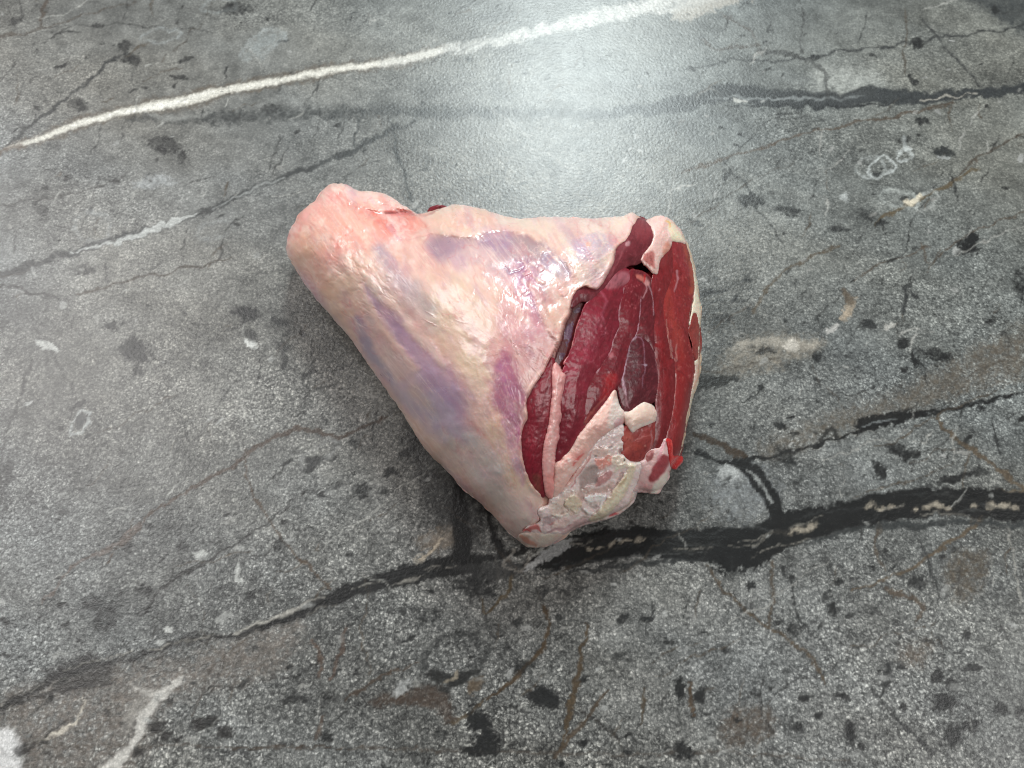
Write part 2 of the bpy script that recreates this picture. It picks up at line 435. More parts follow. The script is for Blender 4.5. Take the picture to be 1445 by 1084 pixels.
    # double dark line at left with the pale quartz streak
    s.line('P', [-20, 394, 0, 388, 80, 364, 150, 342, 230, 320, 290, 298, 360, 266, 440, 236, 500, 212, 545, 186, 585, 172], [11, 13, 9, 12, 7, 8, 6, 6, 8, 6, 3], (70, 72, 72), .8, 2.5)
    s.line('P', [100, 356, 150, 346, 200, 330, 250, 312, 278, 301], [2, 5, 7, 8, 2], (176, 177, 174), .85, 1.5)
    s.line('P', [300, 294, 370, 262, 400, 252], [1, 4, 1], (150, 152, 150), .7, 1.5)
    # big black band
    s.line('P', [-30, 1018, 30, 985, 90, 950, 150, 936, 200, 925, 260, 905, 320, 898, 380, 882, 420, 864], [9, 10, 12, 5, 6, 8, 6, 9, 12], (48, 47, 46), .8, 3)
    s.line('P', [370, 886, 420, 866, 450, 852, 520, 826, 600, 806, 665, 796], [7, 14, 20, 22, 28, 30], (26, 26, 26), .93, 2.5)
    s.poly('P', [60, 950, 110, 925, 155, 935, 150, 965, 90, 975], (66, 64, 64), .6, 8)
    s.line('P', [330, 893, 400, 868, 455, 842], [1, 5, 1], (170, 166, 158), .7, 2)
    s.line('P', [640, 800, 690, 806, 740, 800], [10, 30, 10], (66, 66, 65), .7, 4)
    s.line('P', [740, 798, 800, 782, 850, 770, 900, 764, 960, 768, 1010, 770, 1060, 772, 1110, 748, 1180, 733, 1250, 716, 1330, 708, 1400, 712, 1460, 716, 1560, 720, 1720, 735, 1900, 728],
           [12, 40, 43, 40, 43, 50, 56, 46, 42, 42, 38, 40, 43, 43, 34, 26], (19, 20, 20), .97, 2.2)
    s.blob('P', 1048, 780, 42, 24, -20, (17, 18, 19), .95, .12)
    s.line('P', [1130, 770, 1220, 745, 1300, 742, 1360, 735, 1445, 742], [2, 8, 10, 8, 8], (66, 70, 70), .75, 2)
    s.line('P', [800, 808, 870, 800, 960, 790, 1000, 792], [2, 8, 6, 2], (62, 64, 64), .7, 1.5)
    s.line('P', [780, 796, 860, 789, 930, 783], [1, 3, 1], (92, 94, 94), .6, 1.2)
    s.line('P', [1000, 756, 1045, 742, 1100, 752, 1160, 738], [1, 3, 3, 1], (88, 90, 90), .6, 1.2)
    for x, y, r in [(832, 773, 6), (846, 771, 4), (862, 768, 5), (875, 766, 6), (886, 763, 5), (900, 761, 7), (911, 762, 4), (1100, 752, 6), (1112, 750, 8), (1128, 746, 9), (1142, 743, 8),
                    (1228, 714, 7), (1242, 717, 5), (1258, 716, 6), (1290, 719, 5), (1310, 716, 7), (1325, 715, 8), (1340, 717, 5), (1375, 716, 5), (1400, 714, 8), (1416, 712, 7), (1432, 714, 7)]:
        s.blob('P', x, y, r, r * .55, -12, (172, 162, 146), .62, .5)
    rb = random.Random(3)
    bx = [740, 800, 850, 900, 960, 1010, 1060, 1110, 1180, 1250, 1330, 1400, 1460]; by = [798, 782, 770, 764, 768, 770, 772, 748, 733, 716, 708, 712, 716]
    for k in range(46):
        x0 = rb.uniform(745, 1400); ln = rb.uniform(25, 110); off = rb.uniform(-24, 24)
        xs_ = np.linspace(x0, x0 + ln, 4); ys_ = np.interp(xs_, bx, by) + off + np.array([0, rb.gauss(0, 1.5), rb.gauss(0, 2), rb.gauss(0, 2)])
        s.line('P', np.stack([xs_, ys_], 1).ravel(), [.5, rb.uniform(1.2, 3.2), rb.uniform(1.2, 3.2), .5], rb.choice([(74, 76, 76), (96, 97, 95), (24, 25, 26), (62, 62, 60), (24, 25, 26), (130, 126, 118)]), rb.uniform(.35, .8), 1.3)
    for k in range(30):
        x0 = rb.uniform(20, 640); ln = rb.uniform(20, 70); off = rb.uniform(-9, 9)
        xs_ = np.linspace(x0, x0 + ln, 3); ys_ = np.interp(xs_, [30, 90, 150, 260, 380, 450, 520, 600, 665], [985, 950, 936, 905, 882, 852, 826, 806, 796]) + off
        s.line('P', np.stack([xs_, ys_], 1).ravel(), [.5, rb.uniform(1, 2.5), .5], rb.choice([(80, 79, 77), (28, 28, 28), (150, 146, 138)]), rb.uniform(.35, .7), 1.3)
    # side branches of the band
    s.line('P', [648, 690, 650, 730, 652, 790], [16, 22, 24], (24, 24, 24), .92, 2.5)
    s.line('P', [686, 712, 696, 750, 706, 782], [9, 7, 16], (24, 24, 24), .85, 2.5)
    s.line('P', [650, 792, 700, 786, 740, 774], [12, 8, 8], (24, 24, 24), .85, 2)
    s.line('P', [1040, 652, 1062, 668, 1080, 692, 1094, 716, 1104, 750], [14, 24, 22, 20, 22], (24, 24, 24), .94, 2)
    s.line('P', [1052, 660, 1074, 684, 1090, 712], [1, 5, 3], (150, 152, 150), .8, 1.5)
    s.line('P', [985, 640, 1030, 652, 1075, 645, 1130, 634, 1180, 620, 1220, 608, 1280, 593, 1330, 581, 1400, 564, 1450, 552], [8, 5, 4, 4, 5, 4, 4, 5, 4, 2], (24, 24, 24), .85, 1.6)
    s.poly('P', [1208, 597, 1228, 585, 1262, 582, 1320, 578, 1290, 592, 1240, 606, 1215, 608], (24, 24, 24), .95, 2.5)
    s.line('P', [1218, 602, 1240, 596, 1262, 594], [1, 3, 1], (120, 124, 124), .7, 1.2)
    s.line('P', [1160, 620, 1172, 606, 1182, 614], 8, (52, 52, 50), .8, 2)
    s.poly('P', [968, 542, 1000, 530, 1040, 528, 1030, 540, 985, 550], (58, 58, 54), .85, 3)
    # pale triangle by the lower tip of the meat and curls beside it
    s.poly('P', [738, 806, 760, 784, 782, 766, 806, 761, 800, 776, 770, 792], (150, 150, 149), .92, 1.5, rough=.25)
    s.line('P', [722, 775, 712, 800, 735, 802, 748, 780], 3, (118, 114, 108), .7, 1.2)
    s.line('P', [700, 785, 704, 820, 715, 800], 3, (100, 98, 94), .7, 1.5)
    s.line('P', [592, 790, 612, 776, 626, 760], [2, 4, 2], (178, 166, 148), .85, 1.2)
    s.ring('P', 592, 788, 6, 5, 0, 3, (170, 162, 148), .7, 1)
    # pale bottom-left quartz
    s.line('P', [255, 955, 225, 985, 205, 1010, 195, 1040, 165, 1075, 130, 1110], [4, 15, 16, 9, 16, 22], (190, 186, 180), .85, 3)
    s.line('P', [180, 965, 205, 975, 225, 985], [2, 8, 4], (176, 172, 166), .7, 3)
    s.poly('P', [-20, 1040, 15, 1030, 28, 1060, 20, 1100, -20, 1110], (206, 204, 203), .85, 6)
    s.line('P', [118, 985, 112, 1012, 90, 1030, 55, 1045], [2, 4, 4, 2], (184, 176, 164), .8, 1.4)
    s.line('P', [95, 1020, 60, 1042, 40, 1060], 3, (52, 50, 48), .7, 1.5)
    s.blob('P', 190, 1005, 10, 30, 30, (150, 146, 140), .5, .5)
    for x, y, r in [(220, 1025, 12), (232, 1040, 9), (195, 1060, 10), (280, 1022, 12), (300, 1015, 9), (318, 1035, 12), (250, 1045, 8), (30, 1060, 12)]:
        s.blob('P', x, y, r, r * .7, -20, (58, 56, 54), .8, .4)
    # fossils: pale rings and shells
    s.ring('P', 113, 597, 20, 11, -48, 3.5, (176, 178, 176), .85, 1.2); s.blob('P', 113, 597, 15, 7, -48, (92, 94, 94), .6, .4)
    s.ring('P', 228, 50, 28, 9, -8, 4, (150, 153, 152), .6, 2); s.ring('P', 372, 62, 34, 14, -30, 5, (152, 156, 155), .6, 2.5); s.blob('P', 372, 62, 28, 9, -30, (136, 140, 139), .5, .5)
    s.ring('P', 310, 8, 24, 8, 0, 4, (144, 148, 147), .5, 2); s.ring('P', 130, 320, 26, 22, 20, 5, (140, 142, 141), .55, 3); s.blob('P', 220, 257, 26, 9, -6, (150, 152, 152), .6, .5)
    s.ring('P', 303, 325, 26, 13, -10, 4, (136, 138, 137), .5, 3); s.ring('P', 215, 255, 10, 10, 0, 3, (86, 88, 88), .6, 2)
    s.ring('P', 1243, 236, 18, 13, -30, 4.5, (186, 190, 188), .85, 1.5); s.ring('P', 1228, 236, 18, 16, 0, 3, (160, 164, 162), .5, 2); s.blob('P', 1237, 246, 5, 4, 0, (60, 62, 62), .8, .4)
    s.ring('P', 1276, 218, 12, 7, -10, 4, (184, 188, 186), .8, 1.3); s.line('P', [1275, 196, 1278, 208, 1286, 212], 6, (178, 182, 180), .7, 2)
    s.ring('P', 1270, 280, 26, 12, 8, 4, (168, 172, 168), .7, 2); s.ring('P', 1308, 284, 16, 12, -30, 4, (168, 170, 166), .7, 2); s.line('P', [1283, 284, 1300, 276], 7, (206, 196, 176), .8, 2)
    s.blob('P', 1192, 278, 8, 6, 0, (160, 163, 161), .7, .5); s.blob('P', 1330, 215, 14, 6, 15, (60, 63, 63), .8, .35); s.line('P', [1322, 219, 1338, 222], 4, (158, 160, 158), .8, 1.5)
    s.ring('P', 450, 640, 30, 9, -32, 4, (130, 130, 128), .7, 1.6); s.blob('P', 440, 655, 18, 7, -35, (56, 56, 56), .8, .35); s.blob('P', 404, 652, 6, 5, 0, (58, 58, 58), .8, .4)
    s.blob('P', 355, 485, 10, 7, 10, (190, 190, 186), .9, .3); s.blob('P', 352, 472, 12, 8, 20, (70, 70, 68), .85, .4); s.line('P', [50, 482, 68, 488, 78, 494], [5, 8, 5], (176, 176, 172), .8, 2)
    s.line('P', [337, 795, 334, 815, 345, 822], [5, 8, 6], (176, 176, 172), .7, 2); s.blob('P', 284, 781, 8, 5, 0, (180, 180, 176), .7, .5); s.blob('P', 235, 890, 7, 5, 0, (186, 186, 182), .7, .4)
    s.ring('P', 548, 765, 20, 8, -15, 3, (110, 110, 108), .6, 1.5); s.ring('P', 640, 930, 48, 34, -25, 12, (62, 63, 62), .55, 4); s.ring('P', 640, 930, 56, 42, -25, 3, (126, 126, 122), .35, 2)
    s.line('P', [608, 950, 640, 962, 670, 945], [14, 20, 10], (52, 52, 50), .85, 3); s.line('P', [625, 965, 645, 952], 3, (150, 140, 124), .7, 1)
    s.ring('P', 690, 920, 26, 40, 10, 7, (70, 70, 69), .4, 4)
    s.poly('P', [565, 980, 600, 970, 628, 975, 642, 1005, 632, 1020, 612, 1000, 580, 992, 530, 996, 525, 988], (72, 58, 48), .6, 7)
    s.poly('P', [556, 985, 566, 962, 580, 960, 574, 975, 562, 982], (148, 148, 146), .7, 2)
    s.poly('P', [660, 965, 678, 955, 682, 968, 664, 982], (100, 86, 70), .7, 3)
    s.poly('P', [1192, 436, 1206, 420, 1200, 448, 1186, 450], (156, 142, 124), .55, 3); s.line('P', [1192, 410, 1200, 425], [8, 10], (104, 92, 78), .8, 2)
    s.line('P', [1036, 490, 1070, 482, 1110, 486, 1150, 486], [5, 6, 10, 7], (160, 154, 143), .5, 4); s.blob('P', 1117, 487, 10, 6, 0, (200, 194, 184), .6, .5)
    s.line('P', [1165, 466, 1180, 460], 7, (170, 168, 164), .7, 2); s.blob('P', 1252, 461, 9, 4, -15, (168, 166, 160), .7, .4)
    s.line('P', [1290, 420, 1280, 400, 1274, 440], 5, (66, 68, 68), .75, 2); s.blob('P', 1226, 456, 10, 7, 0, (58, 60, 60), .8, .4)
    # dark mineral spots
    for x, y, rx, ry, an, a in [(190, 495, 22, 16, 20, .75), (345, 441, 18, 9, 5, .85), (158, 460, 9, 7, 0, .7), (195, 522, 8, 9, 0, .6), (395, 452, 12, 6, 20, .7), (425, 472, 8, 5, 10, .7), (402, 490, 11, 9, 0, .5), (402, 508, 6, 12, 0, .6),
                                (120, 380, 16, 6, 0, .3), (85, 92, 10, 3, -30, .8), (175, 65, 10, 8, 0, .6), (185, 85, 12, 9, 30, .6), (265, 85, 10, 4, -10, .6), (255, 108, 12, 4, 0, .65), (140, 35, 8, 4, 0, .5), (20, 30, 12, 5, -30, .5),
                                (110, 148, 13, 9, 20, .5), (230, 205, 24, 12, 10, .55), (255, 220, 6, 12, 0, .5), (160, 255, 10, 6, 0, .5), (60, 295, 14, 10, 30, .5), (95, 250, 5, 4, 0, .6), (380, 155, 14, 5, 0, .4), (330, 12, 18, 8, 0, .45),
                                (1365, 349, 15, 10, 5, .9), (1373, 337, 9, 6, 0, .85), (1242, 315, 9, 4, 0, .8), (1060, 284, 20, 9, 0, .55), (1110, 298, 20, 6, 8, .55), (1088, 272, 6, 3, 0, .5), (1185, 325, 16, 5, 0, .55), (1222, 303, 14, 8, 0, .45), (1150, 80, 10, 5, 0, .7), (1295, 60, 10, 6, 0, .8), (1288, 112, 9, 5, 40, .75), (1405, 14, 7, 5, 0, .7), (1274, 198, 12, 6, 0, .4), (1302, 172, 8, 5, 0, .55), (1025, 247, 8, 8, 0, .45), (980, 312, 12, 4, 20, .4),
                                (770, 985, 26, 14, 25, .9), (740, 942, 16, 9, -30, .6), (675, 1020, 22, 14, 55, .9), (690, 1050, 18, 22, -20, .85), (665, 1060, 14, 8, 0, .8), (578, 902, 8, 5, 0, .7), (600, 870, 18, 14, 0, .3), (668, 828, 34, 14, 10, .55), (765, 835, 14, 8, -40, .55), (880, 872, 10, 6, 0, .7), (912, 872, 9, 6, 0, .7), (945, 905, 9, 5, 0, .7), (787, 873, 5, 5, 0, .7), (960, 970, 8, 14, 0, .8),
                                (1330, 990, 13, 12, 0, .85), (1343, 968, 10, 8, 30, .85), (1345, 1038, 11, 17, 0, .85), (1373, 1025, 14, 9, -20, .85), (1413, 1000, 9, 10, 0, .75), (1323, 955, 9, 10, 20, .8), (1375, 940, 12, 8, 0, .75), (1200, 1035, 8, 16, -15, .85), (1218, 1050, 6, 7, 0, .75), (1187, 982, 11, 5, 15, .85), (1136, 986, 11, 5, -8, .85), (1125, 1025, 8, 9, 0, .6), (1158, 1008, 7, 5, 0, .8), (988, 985, 8, 7, 0, .8), (965, 1060, 14, 10, 20, .8), (1175, 860, 8, 7, 0, .7), (1168, 838, 8, 10, 0, .5), (1120, 890, 10, 12, 0, .55), (1296, 822, 12, 10, 0, .6), (1272, 942, 6, 4, 0, .75), (1365, 898, 7, 6, 0, .7), (1060, 828, 6, 5, 0, .7), (1182, 820, 6, 4, 0, .65), (1232, 800, 5, 3, 0, .6),
                                (1268, 635, 20, 10, 30, .7), (1290, 640, 10, 5, 0, .65), (1240, 665, 9, 14, -30, .75), (1345, 675, 22, 6, -8, .75), (1380, 665, 12, 7, 0, .6), (1100, 602, 9, 6, 20, .8), (1120, 614, 7, 4, 0, .7), (1110, 645, 18, 12, 30, .5), (1292, 508, 5, 12, -15, .75), (1320, 500, 24, 6, 8, .6), (1275, 485, 8, 6, 0, .7), (1155, 500, 8, 5, 0, .6), (1080, 497, 14, 5, 0, .7), (1020, 450, 14, 6, 0, .5), (1005, 412, 24, 5, -12, .4), (1055, 394, 9, 4, 0, .6), (1440, 400, 10, 26, 0, .4),
                                (150, 870, 18, 22, 30, .4), (130, 850, 14, 10, 0, .4), (180, 770, 8, 6, 0, .5), (255, 772, 10, 6, 0, .5), (395, 770, 12, 12, 0, .55), (200, 833, 12, 6, 0, .5), (460, 985, 5, 5, 0, .7), (410, 940, 5, 4, 0, .7), (460, 1040, 9, 8, 0, .7), (420, 985, 14, 6, 0, .5), (118, 608, 1, 1, 0, .1), (110, 573, 14, 5, -20, .5), (10, 668, 8, 16, 0, .6), (430, 530, 8, 5, 0, .6), (510, 690, 14, 9, 0, .6), (500, 625, 10, 6, 0, .5), (575, 640, 12, 8, -40, .7), (555, 665, 12, 8, 0, .6)]:
        s.blob('P', x, y, rx, ry, an, (36, 37, 37), a, .3)
    rnd = random.Random(5)
    for k in range(620):
        x = rnd.uniform(-40, 1480); y = rnd.uniform(-30, 1110)
        r = rnd.uniform(1.8, 5.5) * (0.55 + 0.6 * y / 1084)
        dk = rnd.random() < .62
        c = rnd.choice([(34, 35, 35), (46, 47, 46), (56, 57, 56)]) if dk else rnd.choice([(140, 140, 137), (132, 131, 127), (154, 154, 151)])
        s.blob('P', x, y, r * rnd.uniform(1, 2.0), r * rnd.uniform(.5, 1), rnd.uniform(-50, 25), c, rnd.uniform(.4, .85), .4)
    for k in range(420):
        x = rnd.uniform(-20, 1460); y = rnd.uniform(0, 1090); an = rnd.choice([rnd.gauss(-25, 12), rnd.gauss(-70, 15), rnd.gauss(100, 15)]); ln = rnd.uniform(10, 60)
        dx, dy = math.cos(math.radians(an)) * ln, math.sin(math.radians(an)) * ln * .8
        s.line('P', [x, y, x + dx * .5 + rnd.gauss(0, 4), y + dy * .5 + rnd.gauss(0, 4), x + dx, y + dy], [.6, rnd.uniform(1.2, 3), .5], rnd.choice([(58, 58, 56), (84, 74, 62), (48, 50, 50), (158, 157, 152), (66, 66, 64)]), rnd.uniform(.3, .75), 1.4)
    for k in range(75):
        x = rnd.uniform(-60, 1400); y = rnd.uniform(-20, 1090); an = rnd.choice([rnd.gauss(-26, 7), rnd.gauss(-26, 7), rnd.gauss(-75, 10), rnd.gauss(60, 10)]); ln = rnd.uniform(70, 240)
        dx, dy = math.cos(math.radians(an)) * ln, math.sin(math.radians(an)) * ln * .8
        q = []
        for t in np.linspace(0, 1, 6): q += [x + dx * t + rnd.gauss(0, 4), y + dy * t + rnd.gauss(0, 4)]
        s.line('P', q, [.5, rnd.uniform(1, 2.5), rnd.uniform(.8, 2.5), rnd.uniform(.8, 2.5), 1.2, .5], rnd.choice([(46, 46, 45), (70, 61, 51), (58, 58, 56), (84, 74, 62), (150, 149, 144)]), rnd.uniform(.35, .7), 1.3)
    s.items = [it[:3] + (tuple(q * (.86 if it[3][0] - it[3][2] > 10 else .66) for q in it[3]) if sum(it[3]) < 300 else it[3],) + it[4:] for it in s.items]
    s.apply(P, rgb, al, warp=4.2, wscale=15, seed=31, edge=0.6)
    cols = np.zeros((len(V), 3)); alpha = np.zeros(len(V))
    ab = 1 - (1 - np.clip(al, 0, 1)) ** 2.0
    # un-premultiply: colours were blended from black, so divide by coverage
    cols[idx] = rgb / np.maximum(al, 1e-3)[:, None]; alpha[idx] = np.clip(ab + 3.2 * ab * (1 - ab) * (0.42 * fbm(P, 7, 151, 3) + 0.38 * fbm(P, 2.6, 155, 2)), 0, 1)
    Vm = V[:, :2] * 1000.0
    big = fbm(Vm, 95, 131, 4); mid = fbm(Vm, 26, 135, 4, -0.4, 1.8); warm = fbm(Vm, 70, 139, 4, -0.4, 2.0); sm_ = fbm(Vm, 7, 143, 3)
    tone = np.clip(1 + 0.20 * big + 0.32 * mid + 0.26 * sm_ + 0.12 * fbm(Vm, 3.2, 145, 2), .35, 1.8)[:, None] * np.stack([1 + 0.05 * warm, 1 + 0 * warm, 1 - 0.06 * warm], 1) * (np.array([1.0, 1.0, 0.985]) + sstep(-.05, .3, V[:, :1] + V[:, 1:2]) * np.array([-.05, .0, .0]))
    coarse = np.clip(1.02 + 0.42 * fbm(Vm, 45, 147, 4) - 0.0020 * (Vm[:, 1] - 0), .45, 1.7)
    i = np.arange(nx * ny).reshape(ny, nx)
    faces = np.stack([i[:-1, :-1].ravel(), i[:-1, 1:].ravel(), i[1:, 1:].ravel(), i[1:, :-1].ravel()], 1)
    # slab edge and underside
    n0 = len(V); TH = 0.03
    rim = np.concatenate([i[0, :-1], i[:-1, -1], i[-1, :0:-1], i[:0:-1, 0]])
    V2 = V[rim].copy(); V2[:, 2] = -TH
    V = np.vstack([V, V2]); cols = np.vstack([cols, np.zeros((len(rim), 3))]); alpha = np.concatenate([alpha, np.zeros(len(rim))]); tone = np.vstack([tone, tone[rim]]); coarse = np.concatenate([coarse, coarse[rim]])
    k = np.arange(len(rim)); kn = (k + 1) % len(rim)
    side = np.stack([rim[kn], rim[k], n0 + k, n0 + kn], 1)
    c0 = [n0 + list(rim).index(v) for v in (i[0, 0], i[0, -1], i[-1, -1], i[-1, 0])]
    faces = np.vstack([faces, side, [c0[::-1]]])
    o = mesh_object("countertop", V, faces, stone_material(), cols=cols, alpha=alpha, extra={'coarse': coarse, 'tone': tone}, smooth=False)
    o["kind"] = "structure"
    o["label"] = "dark grey veined stone countertop with white and black veins"
    return o
build_counter()

# ------------------------------------------------------------------ meat: overall form
OUT_A = [47, 240, 46, 215, 55, 185, 72, 163, 76, 150, 88, 132, 112, 112, 130, 98, 143, 78, 165, 60, 190, 57, 212, 59, 240, 74, 275, 76, 305, 80, 330, 92, 352, 108, 376, 122, 402, 137,
         420, 137, 450, 128, 490, 116, 515, 112, 560, 120, 600, 131, 640, 145, 680, 151, 730, 149, 790, 147, 850, 151, 900, 149, 940, 147, 970, 143, 988, 135, 1005, 143, 1030, 156, 1060, 152, 1082, 150, 1098, 163,
         1122, 183, 1140, 215, 1155, 250, 1163, 290, 1170, 335, 1178, 385, 1181, 420, 1176, 470, 1178, 520, 1177, 570, 1170, 605, 1156, 640, 1148, 680, 1140, 720, 1132, 765, 1122, 800, 1098, 835, 1090, 855, 1080, 880, 1050, 898, 1010, 893,
         998, 915, 978, 938, 940, 958, 905, 972, 860, 985, 825, 1003, 800, 1027, 770, 1040, 738, 1046, 712, 1044, 690, 1037, 665, 1018, 640, 997, 610, 962, 578, 930, 545, 903, 515, 876, 490, 846, 470, 824, 440, 798, 410, 762, 380, 710, 350, 660,
         320, 622, 290, 580, 260, 535, 230, 490, 195, 448, 160, 408, 130, 375, 105, 343, 85, 308, 65, 277, 52, 258]
OUT = smooth_closed(F('A', *OUT_A), 3)

CTRL = np.array([
 (405,355,2.7),(425,300,3.1),(470,262,3.1),(530,275,3.3),(590,303,3.6),(650,292,4.5),(740,306,4.8),(830,305,4.8),(890,302,4.7),(940,312,4.1),(975,350,3.2),(988,430,2.7),(985,550,2.3),(965,640,2.0),(930,690,1.7),(870,730,1.5),(800,755,1.5),(750,771,1.6),
 (700,730,2.1),(640,670,2.5),(590,610,2.7),(540,540,2.8),(480,455,2.8),(430,390,2.7),
 (470,330,4.1),(540,360,4.7),(620,360,5.4),(700,380,5.9),(780,370,6.0),(840,350,5.7),(870,370,5.2),(520,430,4.1),(560,450,4.6),(640,470,5.6),(720,480,6.1),(780,470,5.9),(590,540,4.2),(640,580,4.5),(700,600,5.1),(740,600,5.0),(700,680,3.7),(740,690,3.6),(745,730,2.8),
 (830,480,5.2),(900,400,4.7),(880,480,4.6),(920,480,4.1),(960,450,3.5),(950,560,3.0),(900,560,3.8),(840,600,4.2),(780,620,4.5),(780,690,3.4),(850,670,2.9),(900,640,2.9),(820,720,2.2),(900,690,2.1)], float)
def _U(r): return np.where(r > 0, r * r * np.log(np.maximum(r, 1e-9)), 0)
_n = len(CTRL); _S = 300.0
_K = _U(np.linalg.norm((CTRL[:, None, :2] - CTRL[None, :, :2]) / _S, axis=2)) + np.eye(_n) * 0.004
_Q = np.hstack([np.ones((_n, 1)), CTRL[:, :2] / _S])
_M = np.block([[_K, _Q], [_Q.T, np.zeros((3, 3))]])
_w = np.linalg.solve(_M, np.concatenate([CTRL[:, 2], np.zeros(3)]))
def base_height(P):
    h = np.zeros(len(P))
    for i in range(_n):
        h += _w[i] * _U(np.hypot(P[:, 0] - CTRL[i, 0], P[:, 1] - CTRL[i, 1]) / _S)
    return (h + _w[_n] + _w[_n + 1] * P[:, 0] / _S + _w[_n + 2] * P[:, 1] / _S) * 0.01

def surf(P, dmm):
    """3-D point of the meat's rounded form at survey point P, raised by dmm (millimetres) towards the open side"""
    d = rays(P)
    t = (CAM[2] - base_height(P)) / -d[:, 2]
    e = np.maximum(sdf(P, OUT), 0)
    cutf = np.maximum(sstep(880, 960, P[:, 0]), sstep(640, 720, P[:, 1]) * sstep(760, 820, P[:, 0]))
    w = 46 + (16 - 46) * cutf
    R = 0.0125 + (0.006 - 0.0125) * cutf
    u = 1 - np.clip(e / w, 0, 1)
    t = t + R * (1 - np.sqrt(np.maximum(1 - u * u, 0)))
    return CAM + d * (t - dmm * 0.001)[:, None]

# region laid open by the cut (inside the membrane's torn edge)
CUT = np.vstack([F('A2', 1000, 172, 965, 222, 930, 300, 880, 340, 856, 365, 850, 430, 820, 500, 780, 570, 728, 628, 650, 605, 600, 640, 580, 690, 560, 770, 520, 850, 495, 950, 450, 1060),
                 F('A3', 320, 10, 275, 90, 240, 170, 180, 250, 155, 330, 160, 400, 135, 470, 130, 560, 150, 660, 195, 750, 230, 785, 240, 830, 210, 880, 215, 920, 140, 960, 150, 985, 240, 985, 340, 982, 400, 958, 480, 925, 580, 905, 655, 862, 700, 800, 712, 770, 780, 772, 830, 780, 872, 730, 890, 660, 925, 615, 950, 500, 975, 370, 1000, 250, 1022, 130, 1030, 40),
                 F('A2', 1372, 1000, 1372, 800, 1352, 600, 1335, 440, 1290, 320, 1240, 235, 1185, 190, 1100, 190, 1055, 185)])
CUT_S = smooth_closed(CUT, 2)

# ------------------------------------------------------------------ flesh materials
def flesh(name, rough=0.32, sss=0.25, sss_scale=0.004, bump=0.3, bscale=900, mottle=0.22, fine=1400, coat=0.0, aniso=None, rvar=0.25, spec=0.5):
    m, nt, bs = new_mat(name)
    L = nt.links
    tc = N(nt, 'ShaderNodeTexCoord').outputs['Object']
    at = N(nt, 'ShaderNodeAttribute'); at.attribute_name = 'paint'
    vec = tc
    if aniso:
        mp = N(nt, 'ShaderNodeMapping'); mp.inputs['Rotation'].default_value = (0, 0, aniso[0]); mp.inputs['Scale'].default_value = aniso[1]
        L.new(tc, mp.inputs['Vector']); vec = mp.outputs[0]
    n1 = noise_n(nt, vec, bscale, 4, 0.6, 0.4)
    n2 = noise_n(nt, tc, fine, 3, 0.6)
    n3 = noise_n(nt, tc, 190, 4, 0.6, 0.5)
    k = math_n(nt, 'MULTIPLY_ADD', n1, mottle, 1 - mottle * 0.5)
    k = math_n(nt, 'MULTIPLY', k, math_n(nt, 'MULTIPLY_ADD', n3, mottle * 0.8, 1 - mottle * 0.4))
    sc = N(nt, 'ShaderNodeVectorMath'); sc.operation = 'SCALE'
    L.new(at.outputs['Color'], sc.inputs[0]); L.new(k, sc.inputs['Scale'])
    L.new(sc.outputs[0], bs.inputs['Base Color'])
    bs.inputs['Subsurface Weight'].default_value = sss
    bs.inputs['Subsurface Radius'].default_value = (1.0, 0.35, 0.25)
    bs.inputs['Subsurface Scale'].default_value = sss_scale
    bs.inputs['Specular IOR Level'].default_value = spec
    bs.inputs['Coat Weight'].default_value = coat
    bs.inputs['Coat Roughness'].default_value = 0.18
    r = math_n(nt, 'MULTIPLY_ADD', n3, rvar, rough - rvar * 0.5)
    L.new(r, bs.inputs['Roughness'])
    bp = N(nt, 'ShaderNodeBump'); setv(bp, Strength=bump, Distance=0.0007)
    h = math_n(nt, 'MULTIPLY_ADD', n2, 0.45, n1)
    L.new(h, bp.inputs['Height']); L.new(bp.outputs[0], bs.inputs['Normal'])
    return m
M_FASCIA = flesh("wet_fascia", rough=0.32, sss=0.35, sss_scale=0.0028, bump=0.13, bscale=420, mottle=0.12, fine=1300, coat=0.45)
M_MUSCLE = flesh("raw_muscle", rough=0.33, sss=0.12, sss_scale=0.0015, bump=0.2, bscale=620, mottle=0.45, fine=1600, coat=0.3, aniso=(0.35, (1.6, 0.55, 1.0)), spec=0.4)
M_FAT = flesh("raw_fat", rough=0.36, sss=0.35, bump=0.35, bscale=600, mottle=0.14, coat=0.15)
M_BONE = flesh("cartilage_and_marrow", rough=0.22, sss=0.35, sss_scale=0.002, bump=0.4, bscale=520, mottle=0.2, coat=0.6)
M_TENDON = flesh("wet_tendon", rough=0.25, sss=0.3, bump=0.3, bscale=500, mottle=0.12, coat=0.5, aniso=(0.2, (1.8, 0.4, 1)))

shank = bpy.data.objects.new("lamb_shank", None)
shank.empty_display_size = 0.02
shank.location = (0.0, 0.0, 0.0)
shank["label"] = "raw lamb shank with pale membrane, red cut face and exposed joint"
shank["category"] = "meat"
scene.collection.objects.link(shank)

